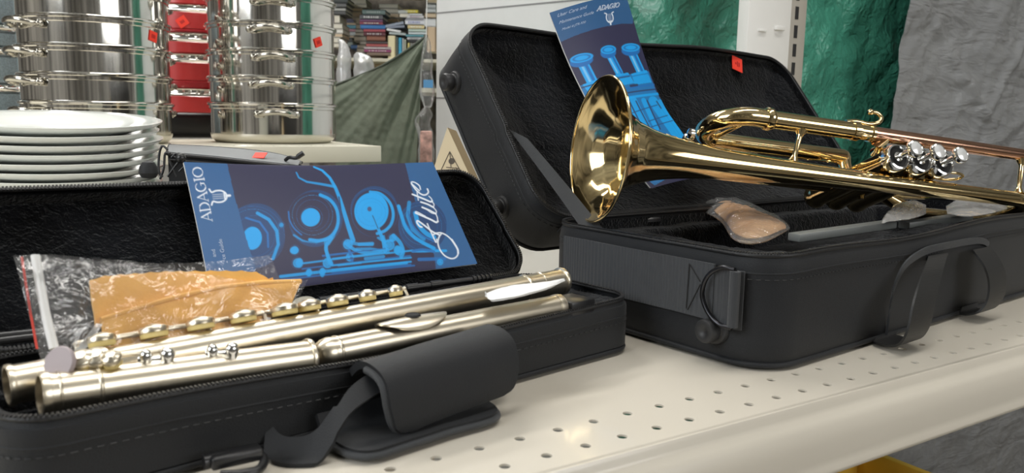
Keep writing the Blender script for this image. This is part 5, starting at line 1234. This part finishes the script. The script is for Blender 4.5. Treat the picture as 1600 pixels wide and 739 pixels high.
# ------------------------------------------------------------------ kraft carton and zipped case behind
cz = 1.02
kc = thing('kraft_carton', 'pale kraft carton corner printed with a line drawing, beside the trumpet case lid', 'box', dep(700, 400, cz)*A3(1, 1, 0))
kn = nrm(A3(-M3[2][0], -M3[2][1], .25)); kp0 = dep(700, 250, cz)
def kp_(px, py, off=0.): return hit(px, py, kp0+kn*off, kn)
F_ = [kp_(699, 199), kp_(746, 300), kp_(792, 402), kp_(640, 402), kp_(662, 310)]
MB().prism(F_, -kn*.012).build('front_panel', m_kraft, kc, 0)
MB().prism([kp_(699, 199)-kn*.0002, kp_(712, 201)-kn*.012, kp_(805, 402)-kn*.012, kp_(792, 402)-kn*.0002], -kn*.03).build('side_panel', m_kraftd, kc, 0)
q = MB()
def ks(pts, w=.0005): q.tube([kp_(x, y, .0003) for x, y in pts], w, 5)
k3 = lambda a, b: (500+a/2.64, b/2.64)
for pts in ([(535, 625), (590, 725)], [(535, 625), (500, 700)], [(500, 700), (560, 745)], [(520, 690), (575, 695)], [(535, 625), (540, 690)], [(512, 705), (508, 730)], [(560, 690), (585, 735)]): ks([k3(*p) for p in pts])
q.lathe([(0, .0004), (.004, .0003), (.004, 0)], kp_(*k3(543, 665)), kn, 14)
q.build('printed_drawing', m_ink, kc, 0)
# grey topped zipped case behind the flute lid
c1, c2, c3, c4_ = zpl(262, 228, .1345)*0, 0, 0, 0
def wz(px, py, d): return dep(px, py, d)
top_c = [dep(266, 226, .99), dep(330, 229, 1.02), dep(400, 235, 1.06), dep(445, 243, 1.07), dep(472, 253, 1.06)]
fr_c = [dep(262, 237, .90), dep(330, 243, .92), dep(385, 249, .93), dep(440, 255, .94), dep(466, 258, .96)]
zc2 = thing('zipped_case', 'grey-topped black zipped case with pull cords behind the flute case lid', 'case', (top_c[2][0], top_c[2][1], 0))
A_, B_ = spline(fr_c, 40), spline(top_c, 40)
G = np.array([[A_[i]*(1-k/11)+B_[i]*k/11+Z*.003*math.sin(math.pi*k/11) for k in range(12)] for i in range(40)])
MB().thick(G, .003).build('top_fabric', m_gcase, zc2, 60)
q = MB(); n = 40; fs = []; vs = []
ring = list(A_)+list(B_[::-1]); dn = [A3(p[0], p[1], 0) for p in ring]; md = [p-Z*.004 for p in ring]
q.loops([dn, md], True, True); q.build('case_side', m_nylon, zc2, 50)
q = MB().tube([p-FB.v*.001-Z*.003 for p in A_], .0022, 8).tube([p-FB.v*.002-Z*.009 for p in A_], .0018, 8).tube([A_[0]-Z*.002, (A_[0]+B_[0])/2, B_[0]-Z*.001], .0026, 8).tube([p-Z*.001 for p in B_], .0018, 8)
q.build('zipper', m_zip, zc2, 60)
q = MB().tube(spline([dep(446, 250, .96), dep(452, 246, .955), dep(462, 247, .95), dep(468, 243, .95), dep(474, 239, .95)], 20), [.0022]*12+[.0032]*8, 10).build('zipper_pull', m_blackp, zc2, 60)
q = MB()
for pts in ([(262, 234), (254, 228), (249, 240), (248, 268), (254, 276)], [(266, 240), (258, 240), (256, 262), (250, 280)], [(272, 244), (280, 250), (272, 262), (262, 276)], [(285, 244), (290, 256), (280, 268)], [(268, 246), (276, 240), (284, 250)], [(264, 250), (270, 262), (276, 276)]):
    q.tube(spline([dep(x, y, .885) for x, y in pts], 16), .0013, 8)
q.lathe([(0, .006), (.0055, .003), (.006, 0), (.005, -.004), (0, -.006)], dep(283, 247, .885), br, 14); q.build('pull_cord', m_blackp, zc2, 60)
q = MB(); sticker(q, dep(406, 248, .955)+Z*.004, nrm(Z-bf*.4), br, .0075); q.build('price_sticker', m_sticker, zc2, 0)
q = MB(); c_ = dep(232, 264, .84); q.lathe([(0, .009), (.006, .007), (.009, .002), (.010, -.004), (.007, -.009), (0, -.010)], c_, Z, 20).box(A3(c_[0]+.02, c_[1], c_[2]/2-.008), (.035, .012, c_[2]/2-.006), bev=.006, seg=4)
q = q.build('fabric_pouch', m_nylon); tag(q, 'small black fabric pouch between the white plates and the zipped case', 'pouch')
